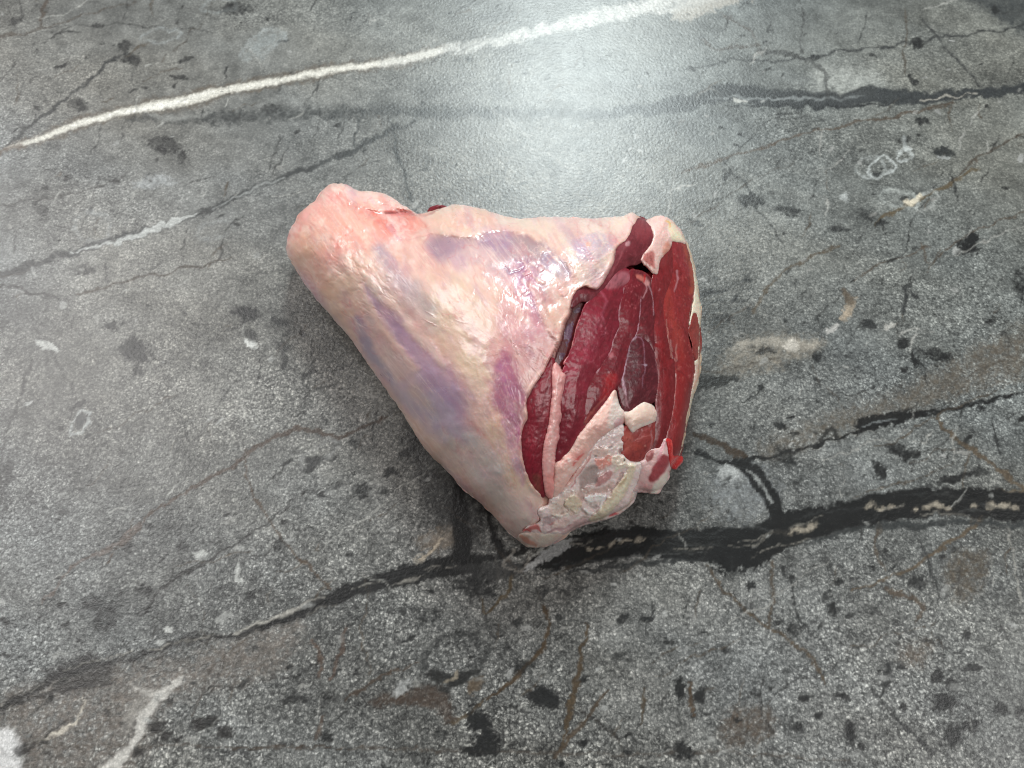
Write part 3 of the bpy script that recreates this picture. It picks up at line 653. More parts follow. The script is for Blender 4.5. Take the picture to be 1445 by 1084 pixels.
# ------------------------------------------------------------------ membrane-covered body
def build_body():
    C0 = np.array([720.0, 490.0])
    NT, NR = 1150, 210
    # resample outline by angle about C0, evenly by arc length
    dd = np.linalg.norm(np.roll(OUT, -1, 0) - OUT, axis=1); cum = np.concatenate([[0], np.cumsum(dd)])
    q = np.linspace(0, cum[-1], NT, endpoint=False)
    Oc = np.vstack([OUT, OUT[:1]])
    ring = np.stack([np.interp(q, cum, Oc[:, 0]), np.interp(q, cum, Oc[:, 1])], 1)
    tang = np.roll(ring, -3, 0) - np.roll(ring, 3, 0)
    nrm = np.stack([-tang[:, 1], tang[:, 0]], 1); nrm /= np.linalg.norm(nrm, axis=1)[:, None]
    if ((C0 - ring) * nrm).sum() < 0: nrm = -nrm
    jit = fbm(ring * 1.0, 9, 77, 3) * 0.9 + fbm(ring, 28, 78, 2) * 0.8
    ring = ring + nrm * jit[:, None]
    f = np.linspace(0, 1, NR + 1)[1:]
    f = 1 - (1 - f) ** 1.25 if False else np.sin(f * math.pi / 2) ** 0.92
    f[-1] = 1.0
    G = C0 + f[:, None, None] * (ring - C0)[None]
    P = np.vstack([[C0], G.reshape(-1, 2)])
    n = len(P)
    rgb = np.tile(lin((222, 190, 170)), (n, 1))
    h = np.zeros(n)
    s = Layer()
    # --- colours of the membrane (frame A unless said)
    PUR, LIL, PINK, CRM = (182, 148, 166), (188, 172, 184), (226, 176, 160), (226, 204, 180)
    s.poly('A', [40, 250, 60, 160, 160, 50, 260, 70, 400, 130, 420, 190, 300, 230, 210, 270, 120, 330], (233, 178, 160), .85, 30)
    s.blob('A', 105, 225, 55, 40, -30, (240, 202, 172), .7, .6)
    s.blob('A', 160, 90, 50, 25, 15, (238, 184, 172), .7, .6)
    s.blob('A', 300, 95, 55, 18, 12, (238, 204, 186), .8, .6, h=.8)
    s.line('A', [190, 95, 235, 120, 280, 140, 350, 140, 400, 138], [10, 16, 18, 18, 10], (216, 124, 110), .8, 9, h=-3.0)
    s.line('A', [320, 138, 360, 134, 408, 140], [6, 12, 12], (146, 46, 46), .85, 5, h=-2.2)
    s.line('A', [290, 165, 340, 160, 400, 150], [8, 14, 10], (206, 108, 94), .7, 7, h=-.8)
    s.line('A', [170, 72, 215, 74, 260, 88, 320, 100, 375, 125], [14, 20, 22, 24, 14], (242, 208, 190), .7, 9, h=2.0)
    s.line('A', [90, 150, 120, 130, 150, 95], [10, 16, 10], (236, 176, 164), .6, 8, h=-.8); s.blob('A', 130, 160, 26, 20, 30, (240, 196, 176), .6, .6, h=.9)
    s.blob('A', 250, 165, 34, 20, 10, (236, 186, 164), .5, .6, h=.7); s.blob('A', 95, 235, 30, 24, 0, (240, 206, 178), .4, .6, h=.6)
    s.poly('A', [300, 150, 400, 145, 460, 150, 430, 190, 340, 200, 300, 185], (220, 140, 122), .7, 18)
    s.line('A', [215, 175, 222, 182, 212, 196], 9, (226, 96, 72), .9, 4)
    s.blob('A', 178, 225, 14, 10, 0, (226, 150, 136), .6, .6)
    s.blob('A', 80, 180, 8, 16, 20, (224, 150, 140), .6, .6); s.blob('A', 55, 200, 5, 10, 0, (226, 130, 120), .7, .6)
    s.poly('A', [60, 270, 120, 330, 200, 430, 260, 500, 230, 400, 170, 300, 120, 260], (230, 198, 172), .6, 18)
    # broad pale and lilac zones
    s.poly('A', [240, 430, 300, 560, 420, 730, 520, 840, 600, 880, 660, 860, 560, 700, 440, 520, 330, 420], (206, 186, 178), .7, 26)
    s.line('A', [300, 235, 320, 270, 345, 315, 400, 350, 440, 400], [30, 44, 40, 46, 40], (172, 160, 166), .75, 16)
    s.line('A', [330, 330, 400, 390, 450, 450], [30, 50, 40], (196, 182, 180), .6, 20)
    s.line('A', [268, 340, 300, 390, 350, 450, 410, 520, 450, 570, 490, 640, 500, 710], [22, 36, 46, 56, 70, 84, 60], PUR, .8, 20)
    s.line('A', [335, 415, 365, 450], [26, 30], (152, 118, 150), .55, 16)
    s.line('A', [440, 610, 480, 650], [50, 60], (172, 142, 166), .5, 24)
    s.line('A', [245, 430, 262, 490, 290, 540, 330, 590], [16, 26, 28, 20], (160, 152, 164), .8, 10)
    s.line('A', [330, 590, 380, 650, 430, 700, 480, 740], [20, 34, 46, 50], (188, 176, 190), .7, 16)
    s.line('A', [205, 260, 240, 330, 285, 410, 330, 480, 400, 560], [26, 22, 20, 22, 20], (232, 196, 176), .75, 9, h=.5)
    s.line('A', [250, 300, 310, 370, 380, 440, 430, 500, 480, 550], [14, 24, 24, 24, 20], (226, 196, 178), .7, 10, h=.4)
    s.line('A', [420, 340, 480, 420, 560, 540, 620, 660, 640, 760], [60, 90, 90, 70, 50], (224, 204, 176), .75, 32)
    s.line('A', [520, 330, 560, 400, 570, 480], [60, 70, 60], (220, 196, 172), .7, 26)
    s.line('A', [600, 640, 640, 730, 690, 820], [40, 40, 40], (226, 188, 168), .7, 16)
    s.line('A', [570, 690, 620, 770, 680, 860, 720, 890], [24, 50, 60, 40], (232, 212, 180), .6, 20)
    s.poly('A', [530, 745, 560, 740, 600, 780, 640, 830, 620, 850, 560, 800], (198, 190, 178), .7, 10, h=.4)
    s.line('A', [480, 740, 560, 830, 640, 910, 700, 960], [30, 40, 60, 70], (216, 204, 192), .7, 16)
    s.poly('A', [660, 880, 740, 900, 770, 960, 740, 1010, 690, 1000, 640, 940], (236, 214, 196), .8, 16)
    s.line('A', [110, 352, 200, 460, 300, 600, 400, 750, 500, 865, 600, 960, 690, 1040], [16, 14, 14, 14, 16, 16, 14], (230, 198, 178), .75, 7)
    s.line('A', [300, 590, 420, 755, 520, 860], 4, (240, 216, 200), .6, 3, h=.25)
    # upper hollow: lilac under a torn fat edge
    s.poly('A', [430, 205, 480, 195, 540, 215, 600, 195, 690, 195, 760, 220, 820, 275, 830, 320, 800, 380, 740, 400, 690, 380, 620, 300, 520, 270, 440, 250], (180, 152, 158), .8, 16, h=-1.2)
    s.poly('A', [430, 220, 470, 200, 530, 212, 560, 208, 500, 245, 470, 275, 440, 255], (162, 138, 150), .6, 18, h=-.6)
    s.poly('A', [470, 270, 520, 235, 570, 215, 600, 240, 640, 270, 600, 300, 540, 300, 490, 290], (214, 190, 178), .5, 18, h=.6)
    s.poly('A', [575, 205, 610, 192, 660, 200, 655, 240, 610, 240, 580, 225], (166, 136, 148), .6, 14, h=-.5)
    s.poly('A', [660, 200, 720, 210, 755, 230, 740, 270, 690, 270, 655, 235], (170, 150, 146), .75, 7, h=.6)
    s.poly('A', [755, 245, 800, 260, 825, 300, 810, 320, 770, 300, 745, 280], (164, 146, 156), .8, 6, h=-.4)
    s.line('A', [690, 280, 700, 330, 710, 380, 735, 430, 720, 470], [40, 60, 70, 60, 30], (166, 116, 138), .75, 18, h=-.5)
    s.line('A', [640, 290, 660, 300, 690, 290], [4, 9, 4], (130, 106, 128), .7, 4, h=-.5)
    s.line('A', [600, 300, 650, 340, 640, 420, 655, 470], [30, 30, 30, 20], (208, 176, 172), .6, 12, h=.3)
    s.blob('A', 738, 291, 9, 7, 0, (232, 204, 198), .95, .35, h=.7); s.blob('A', 706, 305, 10, 6, -30, (214, 176, 172), .8, .4, h=.5)
    s.blob('A', 692, 345, 10, 9, 0, (206, 168, 170), .7, .4, h=.4); s.blob('A', 805, 352, 9, 10, 0, (224, 184, 180), .85, .4, h=.5); s.blob('A', 775, 352, 12, 8, 0, (170, 132, 142), .6, .4)
    s.line('A', [712, 330, 730, 350, 745, 400, 770, 450, 790, 490], [14, 24, 22, 22, 14], (214, 178, 166), .85, 6, h=.8)
    s.line('A', [735, 320, 750, 330], 10, (226, 200, 176), .7, 4, h=.4)
    s.poly('A', [620, 420, 680, 390, 740, 440, 780, 470, 800, 520, 740, 600, 680, 590, 640, 520], (208, 162, 158), .75, 24)
    s.poly('A', [760, 330, 830, 320, 850, 360, 810, 440, 790, 520, 760, 450], (224, 188, 166), .7, 16)
    s.line('A', [650, 420, 660, 470, 680, 520], 4, (230, 196, 186), .7, 3, h=.4); s.line('A', [700, 400, 690, 440, 710, 480, 700, 520], 5, (226, 190, 184), .55, 3, h=.35)
    s.line('A', [740, 440, 745, 500, 735, 560], 6, (222, 180, 172), .6, 4, h=.3)
    # plum patch beside the cut
    s.poly('A4', [735, 150, 790, 180, 850, 330, 868, 350, 850, 440, 842, 600, 800, 560, 760, 480, 715, 400, 702, 320], (172, 106, 132), .75, 26, h=-.3)
    s.line('A4', [740, 200, 770, 300, 800, 420, 830, 560], [14, 26, 30, 20], (186, 128, 154), .55, 10)
    s.line('A4', [700, 100, 720, 180, 760, 150, 800, 120], [30, 40, 30, 20], (206, 150, 150), .5, 14)
    s.line('A4', [820, 330, 835, 430, 838, 600, 850, 700], [6, 8, 9, 10], (226, 196, 190), .6, 6, h=.3)
    s.line('A4', [760, 480, 800, 600, 830, 700, 850, 770], [20, 36, 40, 24], (206, 170, 180), .65, 12)
    # top fat ridge and flap
    s.poly('A', [420, 145, 500, 112, 600, 128, 700, 150, 850, 150, 975, 140, 1000, 150, 960, 200, 925, 300, 890, 345, 850, 330, 830, 270, 780, 220, 700, 185, 620, 170, 540, 195, 450, 180], (232, 214, 194), .9, 10, h=.6)
    s.poly('A', [440, 150, 520, 130, 620, 150, 560, 185, 470, 180], (226, 178, 156), .6, 16)
    s.line('A', [500, 120, 600, 135, 680, 152], [8, 12, 8], (226, 190, 164), .6, 6)
    s.poly('A', [830, 215, 880, 190, 930, 200, 950, 215, 920, 250, 880, 270, 840, 260], (198, 182, 188), .8, 10, h=-.4)
    s.blob('A', 873, 222, 7, 6, 0, (228, 166, 132), .9, .4, h=.3)
    s.line('A', [945, 215, 985, 170, 995, 150], [24, 20, 10], (226, 190, 184), .6, 7)
    s.line('A', [330, 205, 380, 200, 440, 186, 500, 192, 540, 200, 600, 182, 640, 178, 700, 188, 760, 215, 810, 262, 832, 305], [8, 12, 14, 16, 18, 18, 16, 18, 20, 20, 14], (228, 198, 182), .75, 6, h=.7)
    s.line('A', [335, 213, 390, 208, 440, 196, 500, 206, 545, 214, 590, 196, 650, 190, 700, 204, 750, 232, 795, 275, 818, 300], [1, 4, 2, 7, 8, 3, 6, 9, 5, 7, 2], (158, 116, 120), .5, 8, h=-.45)
    s.line('A', [420, 145, 440, 138, 470, 124], [3, 6, 3], (130, 40, 48), .85, 3)
    s.poly('A', [840, 340, 890, 346, 930, 320, 960, 260, 975, 220, 960, 210, 920, 290, 880, 325], (228, 194, 176), .8, 5, h=.5)
    # wrinkles and small glistening bumps of the membrane
    rnd = random.Random(9)
    for k in range(260):
        t = rnd.random()
        zone = rnd.choice([(260, 210, 160, 70), (620, 340, 130, 110), (720, 500, 70, 90), (480, 420, 130, 140), (640, 800, 70, 80), (880, 220, 90, 60), (560, 160, 130, 30)])
        x = rnd.gauss(zone[0], zone[2] * .6); y = rnd.gauss(zone[1], zone[3] * .6)
        an = math.radians(rnd.gauss(58, 30)); ln = rnd.uniform(8, 42)
        s.line('A', [x, y, x + math.cos(an) * ln * .5 + rnd.gauss(0, 3), y + math.sin(an) * ln * .5 + rnd.gauss(0, 3), x + math.cos(an) * ln, y + math.sin(an) * ln], [1, rnd.uniform(2, 4.5), 1],
               rnd.choice([(236, 214, 200), (240, 222, 206), (206, 168, 164), (222, 180, 170)]), rnd.uniform(.25, .6), 2.5, h=rnd.uniform(-.15, .3))
    for k in range(170):
        zone = rnd.choice([(330, 240, 110, 50), (720, 330, 90, 90), (900, 230, 70, 60), (560, 165, 130, 22), (800, 175, 140, 22)])
        x = rnd.gauss(zone[0], zone[2] * .55); y = rnd.gauss(zone[1], zone[3] * .55); r = rnd.uniform(2, 5.5)
        s.blob('A', x, y, r * rnd.uniform(1, 2), r, rnd.uniform(0, 180), (238, 218, 202), rnd.uniform(.3, .7), .5, h=rnd.uniform(.06, .25))
    s.apply(P, rgb, None, h, warp=3.0, wscale=13, seed=51)
    # veil of fibres: pale strands, pink and mauve clouding along the limb
    X, Y = P[:, 0], P[:, 1]
    def over(c, m):
        rgb[:] = rgb + (lin(c) - rgb) * np.clip(m, 0, 1)[:, None]
    ridge = lambda sc, sd, an, st, pw: np.clip(1 - np.abs(fbm(P, sc, sd, 3, an, st)) * 1.6, 0, 1) ** pw
    right = sstep(620, 720, X + (Y - 480) * .35)
    low = sstep(-120, 120, (Y - 520) * .8 - (X - 560) * .6)
    over((188, 164, 186), .50 * sstep(-.25, .6, fbm(P, 46, 191, 3, 0.95, 2.2)) * (1 - right) * sstep(340, 420, Y))
    over((228, 176, 168), .35 * sstep(-.1, .7, fbm(P, 38, 195, 3, 1.0, 1.8)))
    over((240, 216, 200), .34 * sstep(.05, .7, fbm(P, 20, 161, 4, 0.95, 3.0)))
    over((206, 150, 150), .42 * sstep(.1, .8, fbm(P, 17, 165, 4, 1.0, 2.6)) * (0.35 + .65 * right))
    over((178, 146, 164), .32 * sstep(.2, .8, fbm(P, 24, 169, 4, 0.95, 2.4)))
    over((240, 216, 198), .55 * ridge(13, 173, 1.0, 3.2, 7) * (.45 + .55 * right))
    over((238, 214, 204), .5 * ridge(8, 177, 1.25, 1.8, 8) * right)
    over((196, 120, 118), .45 * ridge(22, 181, 0.9, 2.0, 16) * sstep(-.2, .5, fbm(P, 40, 183, 2)))
    h += right * (0.09 * ridge(12, 185, 1.25, 1.9, 3) + 0.04 * fbm(P, 6, 187, 3))
    mx = rgb.mean(1, keepdims=True)
    rgb[:] = np.clip((mx + (rgb - mx) * 1.25) * .97, 0.005, .93) * np.array([1.0, .975, 1.09])
    leftz = 1 - sstep(560, 640, X + (Y - 320) * .5)
    over((248, 216, 202), .45 * leftz * sstep(.05, .7, fbm(P, 12, 281, 4)))
    over((214, 118, 108), .40 * leftz * ridge(15, 285, .5, 1.6, 9) * sstep(-.2, .6, fbm(P, 30, 287, 2)))
    over((222, 136, 120), .35 * leftz * sstep(.2, .8, fbm(P, 20, 289, 3)) * (1 - sstep(330, 370, Y)))
    h += leftz * (.22 * fbm(P, 11, 291, 3) + .3 * fbm(P, 26, 293, 2) - .25 * ridge(15, 285, .5, 1.6, 9))
    s2 = Layer()
    s2.line('A', [300, 235, 320, 270, 345, 315, 400, 350, 440, 400], [12, 24, 20, 30, 22], (160, 150, 162), .5, 26)
    s2.line('A', [268, 340, 300, 390, 350, 450, 410, 520, 450, 570, 490, 640, 510, 720], [12, 26, 36, 46, 62, 80, 50], (188, 166, 190), .55, 44)
    s2.line('A', [335, 415, 365, 455], [12, 16], (160, 134, 168), .4, 20); s2.line('A', [285, 340, 300, 365], [12, 14], (150, 126, 156), .45, 8); s2.line('A', [430, 590, 480, 640], [40, 50], (176, 156, 188), .35, 24)
    s2.line('A', [245, 430, 262, 490, 290, 545, 340, 610, 400, 680], [8, 14, 18, 16, 18], (168, 160, 174), .45, 18)
    s2.line('A', [440, 640, 490, 700, 540, 750], [40, 56, 40], (190, 182, 200), .5, 18)
    s2.line('A', [205, 260, 240, 330, 285, 410, 330, 480, 400, 560], [18, 14, 13, 14, 12], (238, 204, 188), .55, 7)
    s2.line('A', [250, 300, 310, 370, 380, 440, 430, 500, 480, 550], [10, 16, 18, 18, 14], (234, 206, 190), .5, 8)
    s2.poly('A', [530, 745, 560, 738, 600, 775, 645, 830, 625, 850, 560, 805], (206, 200, 192), .55, 10)
    s2.line('A', [560, 860, 640, 930, 700, 990], [36, 50, 50], (238, 224, 214), .45, 16)
    s2.poly('A', [575, 205, 610, 194, 660, 202, 655, 238, 610, 240, 580, 225], (156, 128, 144), .4, 16); s2.poly('A', [430, 220, 470, 204, 530, 216, 500, 245, 470, 272, 440, 255], (150, 130, 148), .4, 18)
    s2.poly('A4', [735, 160, 790, 190, 850, 330, 860, 350, 845, 440, 838, 600, 800, 560, 760, 480, 718, 400, 706, 320], (166, 98, 128), .35, 26)
    s2.apply(P, rgb, None, h, warp=5.0, wscale=16, seed=251)
    strand = ridge(5.5, 263, 0.886, 10.0, 6) * sstep(-.3, .5, fbm(P, 40, 267, 2))
    over((244, 222, 212), .42 * strand * (1 - .5 * right)); h += .06 * strand
    over((196, 168, 178), .22 * ridge(7, 271, 0.886, 9.0, 6) * sstep(-.2, .5, fbm(P, 36, 275, 2)))
    # general mottling and soft relief
    rgb *= (1 + 0.05 * fbm(P, 26, 91, 4) + 0.035 * fbm(P, 5, 95, 3, 1.0, 2.5))[:, None]
    rgb[:, 1] *= 1 + 0.03 * fbm(P, 40, 97, 3); rgb[:, 2] *= 1 + 0.045 * fbm(P, 34, 99, 3)
    h += 0.35 * fbm(P, 34, 101, 3) + 0.05 * fbm(P, 7, 103, 3, 1.0, 2.2)
    fatm = sstep(0, 8, sdf(P, smooth_closed(F('A', 420, 145, 500, 112, 600, 128, 700, 150, 850, 150, 975, 140, 1000, 150, 960, 200, 925, 300, 890, 345, 850, 330, 830, 270, 780, 220, 700, 185, 620, 170, 540, 195, 450, 180), 3)))
    h += fatm * (0.2 * fbm(P, 3.2, 107, 3) + 0.3 * fbm(P, 12, 108, 2))
    # cut-open region: sunk well below the membrane, with a raised rolled lip
    Pw = P + 1.5 * np.stack([fbm(P, 15, 111, 4), fbm(P, 15, 115, 4)], 1)
    dc = sdf(Pw, CUT_S)
    mem = F('A', 860, 330, 700, 560, 660, 900)          # the lip exists only on the membrane side
    lipside = sstep(930, 900, P[:, 0]) * sstep(705, 680, P[:, 1]) if False else (1 - sstep(895, 920, P[:, 0])) * (1 - sstep(690, 710, P[:, 1]))
    lip = np.exp(-((dc + 3) / 3.5) ** 2) * lipside
    h += 0.55 * lip * (1 + .4 * fbm(P, 8, 118, 2))
    inn = sstep(-1.0, 2.2, dc)
    deep = (1.6 - .6 * sstep(690, 710, P[:, 1])) + 9 * np.exp(-(((P - F('U1', 330, 680)[0]) / np.array([17, 6])) ** 2).sum(1)) + 8 * np.exp(-(((P - F('U4', 230, 140)[0]) / np.array([9, 16])) ** 2).sum(1))
    edge_in = sstep(0, 14, sdf(P, OUT))
    h = h * (1 - inn) - inn * (deep * edge_in + 1.2 * (1 - edge_in)) 
    rim = np.exp(-((dc + 1) / 2.5) ** 2) * lipside
    rgb += (lin((206, 140, 128)) - rgb) * (0.45 * rim)[:, None]
    rgb += (lin((92, 20, 24)) + (lin((206, 160, 142)) - lin((92, 20, 24))) * sstep(690, 712, P[:, 1])[:, None] - rgb) * (sstep(-.5, 2.5, dc))[:, None]
    # right and bottom edge outside the cut: creamy fat with red streaks
    out = (1 - inn) * sstep(900, 935, P[:, 0])
    rgb += (lin((226, 198, 168)) - rgb) * (out * .85)[:, None]
    rgb += (lin((150, 62, 52)) - rgb) * (out * .8 * sstep(.0, .35, fbm(P, 22, 261, 3, 1.5, 2.5)) * sstep(390, 440, P[:, 1]))[:, None]
    V = surf(P, h)
    # faces of the upper surface
    idx = 1 + np.arange(NR * NT).reshape(NR, NT)
    nx = np.roll(idx, -1, 1)
    quads = np.stack([idx[:-1].ravel(), idx[1:].ravel(), nx[1:].ravel(), nx[:-1].ravel()], 1)
    # underside: rings that carry on round the side, tuck in and come to rest on the stone
    Q = V[idx[-1]]; d = rays(P[idx[-1]])
    Gd = Q + d * (Q[:, 2] / -d[:, 2])[:, None]
    tg = np.roll(Q, -6, 0) - np.roll(Q, 6, 0)
    inw = np.stack([-tg[:, 1], tg[:, 0], np.zeros(NT)], 1); inw /= np.linalg.norm(inw, axis=1)[:, None]
    cen = Q.mean(0)
    if ((cen - Q) * inw).sum() < 0: inw = -inw
    k = np.ones(41) / 41
    def sm(a): return np.stack([np.convolve(np.concatenate([c[-40:], c, c[:40]]), k, 'same')[40:-40] for c in a.T], 1)
    inw = sm(inw)
    far = np.clip(d[:, 1] * 1.3, 0, 1)
    inset = sm((0.006 + 0.55 * Q[:, 2:3] * (0.5 + far[:, None])))
    U = 26
    VR, CR = [], []
    crim = rgb[idx[-1]]
    base_c = lin((214, 180, 160))
    for j in range(1, U + 1):
        a = j / U * math.pi / 2
        p = Q + (Gd - Q) * math.sin(a) + inw * inset * (1 - math.cos(a)) 
        p[:, 2] = Q[:, 2] * (1 - math.sin(a))
        p = p + inw * (0.0004 * fbm(np.stack([q, np.full(NT, j * 9.0)], 1), 30, 121, 3))[:, None]
        VR.append(p); CR.append(crim + (base_c - crim) * min(1, j / 8))
    n0 = len(V)
    V = np.vstack([V] + VR); cols = np.vstack([rgb] + CR)
    uid = n0 + np.arange(U * NT).reshape(U, NT)
    allr = np.vstack([idx[-1:], uid]); an = np.roll(allr, -1, 1)
    q2 = np.stack([allr[:-1].ravel(), allr[1:].ravel(), an[1:].ravel(), an[:-1].ravel()], 1)
    faces = np.vstack([quads, q2])
    # close centre and bottom with triangles stored as degenerate-free quads list
    o = None
    lst = faces
    ctr = len(V); V = np.vstack([V, [V[uid[-1]].mean(0)]]); cols = np.vstack([cols, [base_c]])
    a = idx[0]; b = np.roll(a, -1); la = uid[-1]; lb = np.roll(la, -1)
    tri = np.concatenate([np.stack([np.zeros(NT, int), a, b], 1), np.stack([lb, la, np.full(NT, ctr)], 1)])
    qa = np.concatenate([lst[:, [0, 1, 2]], lst[:, [0, 2, 3]], tri])
    o = mesh_object("membrane_body", V, qa, M_FASCIA, shank, cols=cols)
    o["label"] = "pale pink and lilac membrane over the shank"
    return o
build_body()

# ------------------------------------------------------------------ pieces laid open on the cut face
def piece(name, poly, mat, col, H=1.0, sink=0.8, w=7.0, dome=0.0, lift=0.0, layer=None, warp=1.6, wscale=9, rel=0.12, rscale=4.0, seed=200,
          step=1.45, jag=0.7, depth=6.0, grow=2.1, label=None, mott=0.08, stretch=(0.0, 1.0)):
    ring = smooth_closed(poly, 6)
    dd = np.linalg.norm(np.roll(ring, -1, 0) - ring, axis=1); cum = np.concatenate([[0], np.cumsum(dd)])
    nb = max(24, int(cum[-1] / step))
    q = np.linspace(0, cum[-1], nb, endpoint=False); rc = np.vstack([ring, ring[:1]])
    ring = np.stack([np.interp(q, cum, rc[:, 0]), np.interp(q, cum, rc[:, 1])], 1)
    tg = np.roll(ring, -1, 0) - np.roll(ring, 1, 0); nm = np.stack([tg[:, 1], -tg[:, 0]], 1); nm /= np.maximum(np.linalg.norm(nm, axis=1), 1e-6)[:, None]
    area2 = (ring[:, 0] * np.roll(ring[:, 1], -1) - np.roll(ring[:, 0], -1) * ring[:, 1]).sum()
    ring = ring + nm * grow * (1 if area2 > 0 else -1)
    if mat is M_MUSCLE: H *= .45; sink *= .18; dome *= .5; rel = min(rel, .06)
    ring = ring + jag * np.stack([fbm(ring, 5, seed, 3), fbm(ring, 5, seed + 3, 3)], 1)
    lo, hi = ring.min(0), ring.max(0)
    gx, gy = np.meshgrid(np.arange(lo[0], hi[0], step), np.arange(lo[1], hi[1], step * .866))
    gx = gx + (np.arange(gx.shape[0]) % 2)[:, None] * step * .5
    pts = np.stack([gx.ravel(), gy.ravel()], 1)
    pts = pts[sdf(pts, ring) > step * .55]
    allp = np.vstack([ring, pts])
    edges = [(i, (i + 1) % nb) for i in range(nb)]
    vo, eo, fo, ov, oe, of = delaunay_2d_cdt([Vector(p) for p in allp], edges, [], 1, 1e-6)
    P = np.array([(v.x, v.y) for v in vo]); T = np.array([list(f) for f in fo if len(f) == 3], int)
    d = np.maximum(sdf(P, ring), 0)
    u = np.clip(d / w, 0, 1)
    h = -sink + (H + sink) * np.sqrt(np.maximum(1 - (1 - u) ** 2, 0)) + dome * sstep(0, max(d.max(), 1), d) + lift
    rgb = np.tile(lin(col), (len(P), 1))
    fade = np.clip(d / 3, 0, 1)
    if layer: 
        hh = np.zeros(len(P)); layer.apply(P, rgb, None, hh, warp=warp, wscale=wscale, seed=seed + 5); h += hh * fade * (.7 if mat is M_BONE else .4 if mat is M_MUSCLE else 1)
    if mat is M_MUSCLE:
        m_ = rgb.mean(1, keepdims=True); rgb = np.clip(m_ + (rgb - m_) * 1.0, .004, 1) * (np.array([.78, .80, .86]) if seed in (290, 300, 306, 210) else np.array([.84, .72, .80]))
        an = stretch[0] if stretch[1] > 1 else 2.0
        rd = lambda sc, sd, st, pw: np.clip(1 - np.abs(fbm(P, sc, seed + sd, 3, an, st)) * 1.7, 0, 1) ** pw
        rgb = rgb + (lin((196, 92, 102)) - rgb) * (.16 * rd(6, 31, 3.4, 9) + .12 * rd(3.4, 41, 2.6, 9))[:, None]
        rgb = rgb + (lin((78, 10, 20)) - rgb) * (.45 * rd(9, 51, 3.4, 7))[:, None]
        h += fade * (.03 * rd(6, 31, 3.4, 5) - .05 * rd(9, 51, 3.4, 5))
    rgb *= (1 + mott * fbm(P, 14, seed + 9, 3, *stretch) + mott * fbm(P, 4, seed + 13, 3, *stretch))[:, None]
    if mat in (M_BONE, M_FAT): rgb = np.clip(rgb * np.array([1.12, 1.09, 1.13]), 0, .95)
    h += fade * (rel * fbm(P, rscale, seed + 17, 3, *stretch) + rel * 1.6 * fbm(P, rscale * 3.5, seed + 19, 2, *stretch))
    V = surf(P, h)
    # boundary loop of the triangulation -> wall and floor so that the piece is solid
    from collections import Counter
    ec = {}
    for t in T:
        for a, b in ((t[0], t[1]), (t[1], t[2]), (t[2], t[0])): ec[(a, b)] = 1
    bd = [(a, b) for (a, b) in ec if (b, a) not in ec]
    bv = sorted({a for a, _ in bd} | {b for _, b in bd}); mp = {v: len(P) + i for i, v in enumerate(bv)}
    c2 = ring.mean(0)
    Pb = P[bv] + (c2 - P[bv]) * 0.06
    Vb = surf(Pb, np.full(len(bv), -depth) + lift * .3)
    Vb[:, 2] = np.maximum(Vb[:, 2], 0.0015)
    ctr = len(P) + len(bv)
    Vc = Vb.mean(0)
    F2 = []
    for a, b in bd:
        F2 += [(b, a, mp[a]), (b, mp[a], mp[b]), (mp[b], mp[a], ctr)]
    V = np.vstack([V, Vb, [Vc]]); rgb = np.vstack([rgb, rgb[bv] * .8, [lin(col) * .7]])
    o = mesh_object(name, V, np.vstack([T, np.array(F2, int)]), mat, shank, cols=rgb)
    if label: o["label"] = label
    return o
def cat(*a): return np.vstack(a)

rnd = random.Random(21)
def seams(layer, f, lines, col=(196, 138, 140), w=3, a=.75, h=.12):
    for L_ in lines: layer.line(f, L_, w, col, a, 2.0, h=h)
    return layer
def specks(layer, f, x0, y0, x1, y1, n, col, r=(2, 5), a=(.3, .7), ang=(60, 30), asp=(1.2, 3), h=.1):
    for k in range(n):
        q = rnd.uniform(*r)
        layer.blob(f, rnd.uniform(x0, x1), rnd.uniform(y0, y1), q * rnd.uniform(*asp), q, rnd.gauss(*ang), col, rnd.uniform(*a), .5, h=h * rnd.uniform(-.5, 1))
    return layer

# round muscle under the fat flap
l = Layer(); l.blob('U1', 360, 270, 110, 110, 0, (150, 56, 62), .7, .6); l.poly('U1', [60, 460, 150, 400, 200, 440, 130, 560, 60, 650, 0, 780, -30, 760], (146, 66, 72), .7, 20)
l.poly('U1', [200, 560, 360, 540, 380, 620, 240, 640], (100, 26, 32), .8, 20); l.blob('U1', 200, 420, 36, 26, -35, (206, 150, 150), .9, .35, h=.4); l.line('U1', [0, 780, 90, 640, 150, 470], [10, 14, 10], (172, 96, 98), .5, 8)
l.ring('U1', 345, 395, 18, 20, 0, 6, (178, 90, 92), .5, 4); specks(l, 'U1', 170, 160, 460, 560, 26, (178, 92, 94), (3, 6), (.2, .5))
piece("muscle", cat(F('U1', 300, 138, 350, 140, 410, 175, 450, 230, 478, 290, 482, 350, 455, 420, 410, 480, 370, 540, 350, 600, 280, 640, 220, 640, 150, 690, 60, 760, 0, 830), F('U2', 380, 230, 300, 270, 240, 268, 165, 320, 150, 260, 230, 130, 370, 165, 450, 70, 500, 0), F('U1', 40, 640, 70, 540, 80, 440, 170, 370, 225, 300, 250, 210)),
      M_MUSCLE, (124, 40, 48), H=.9, sink=.6, w=14, dome=1.2, layer=l, seed=210, rel=.06, mott=.06, label="smooth rounded dark red muscle under the fat flap")

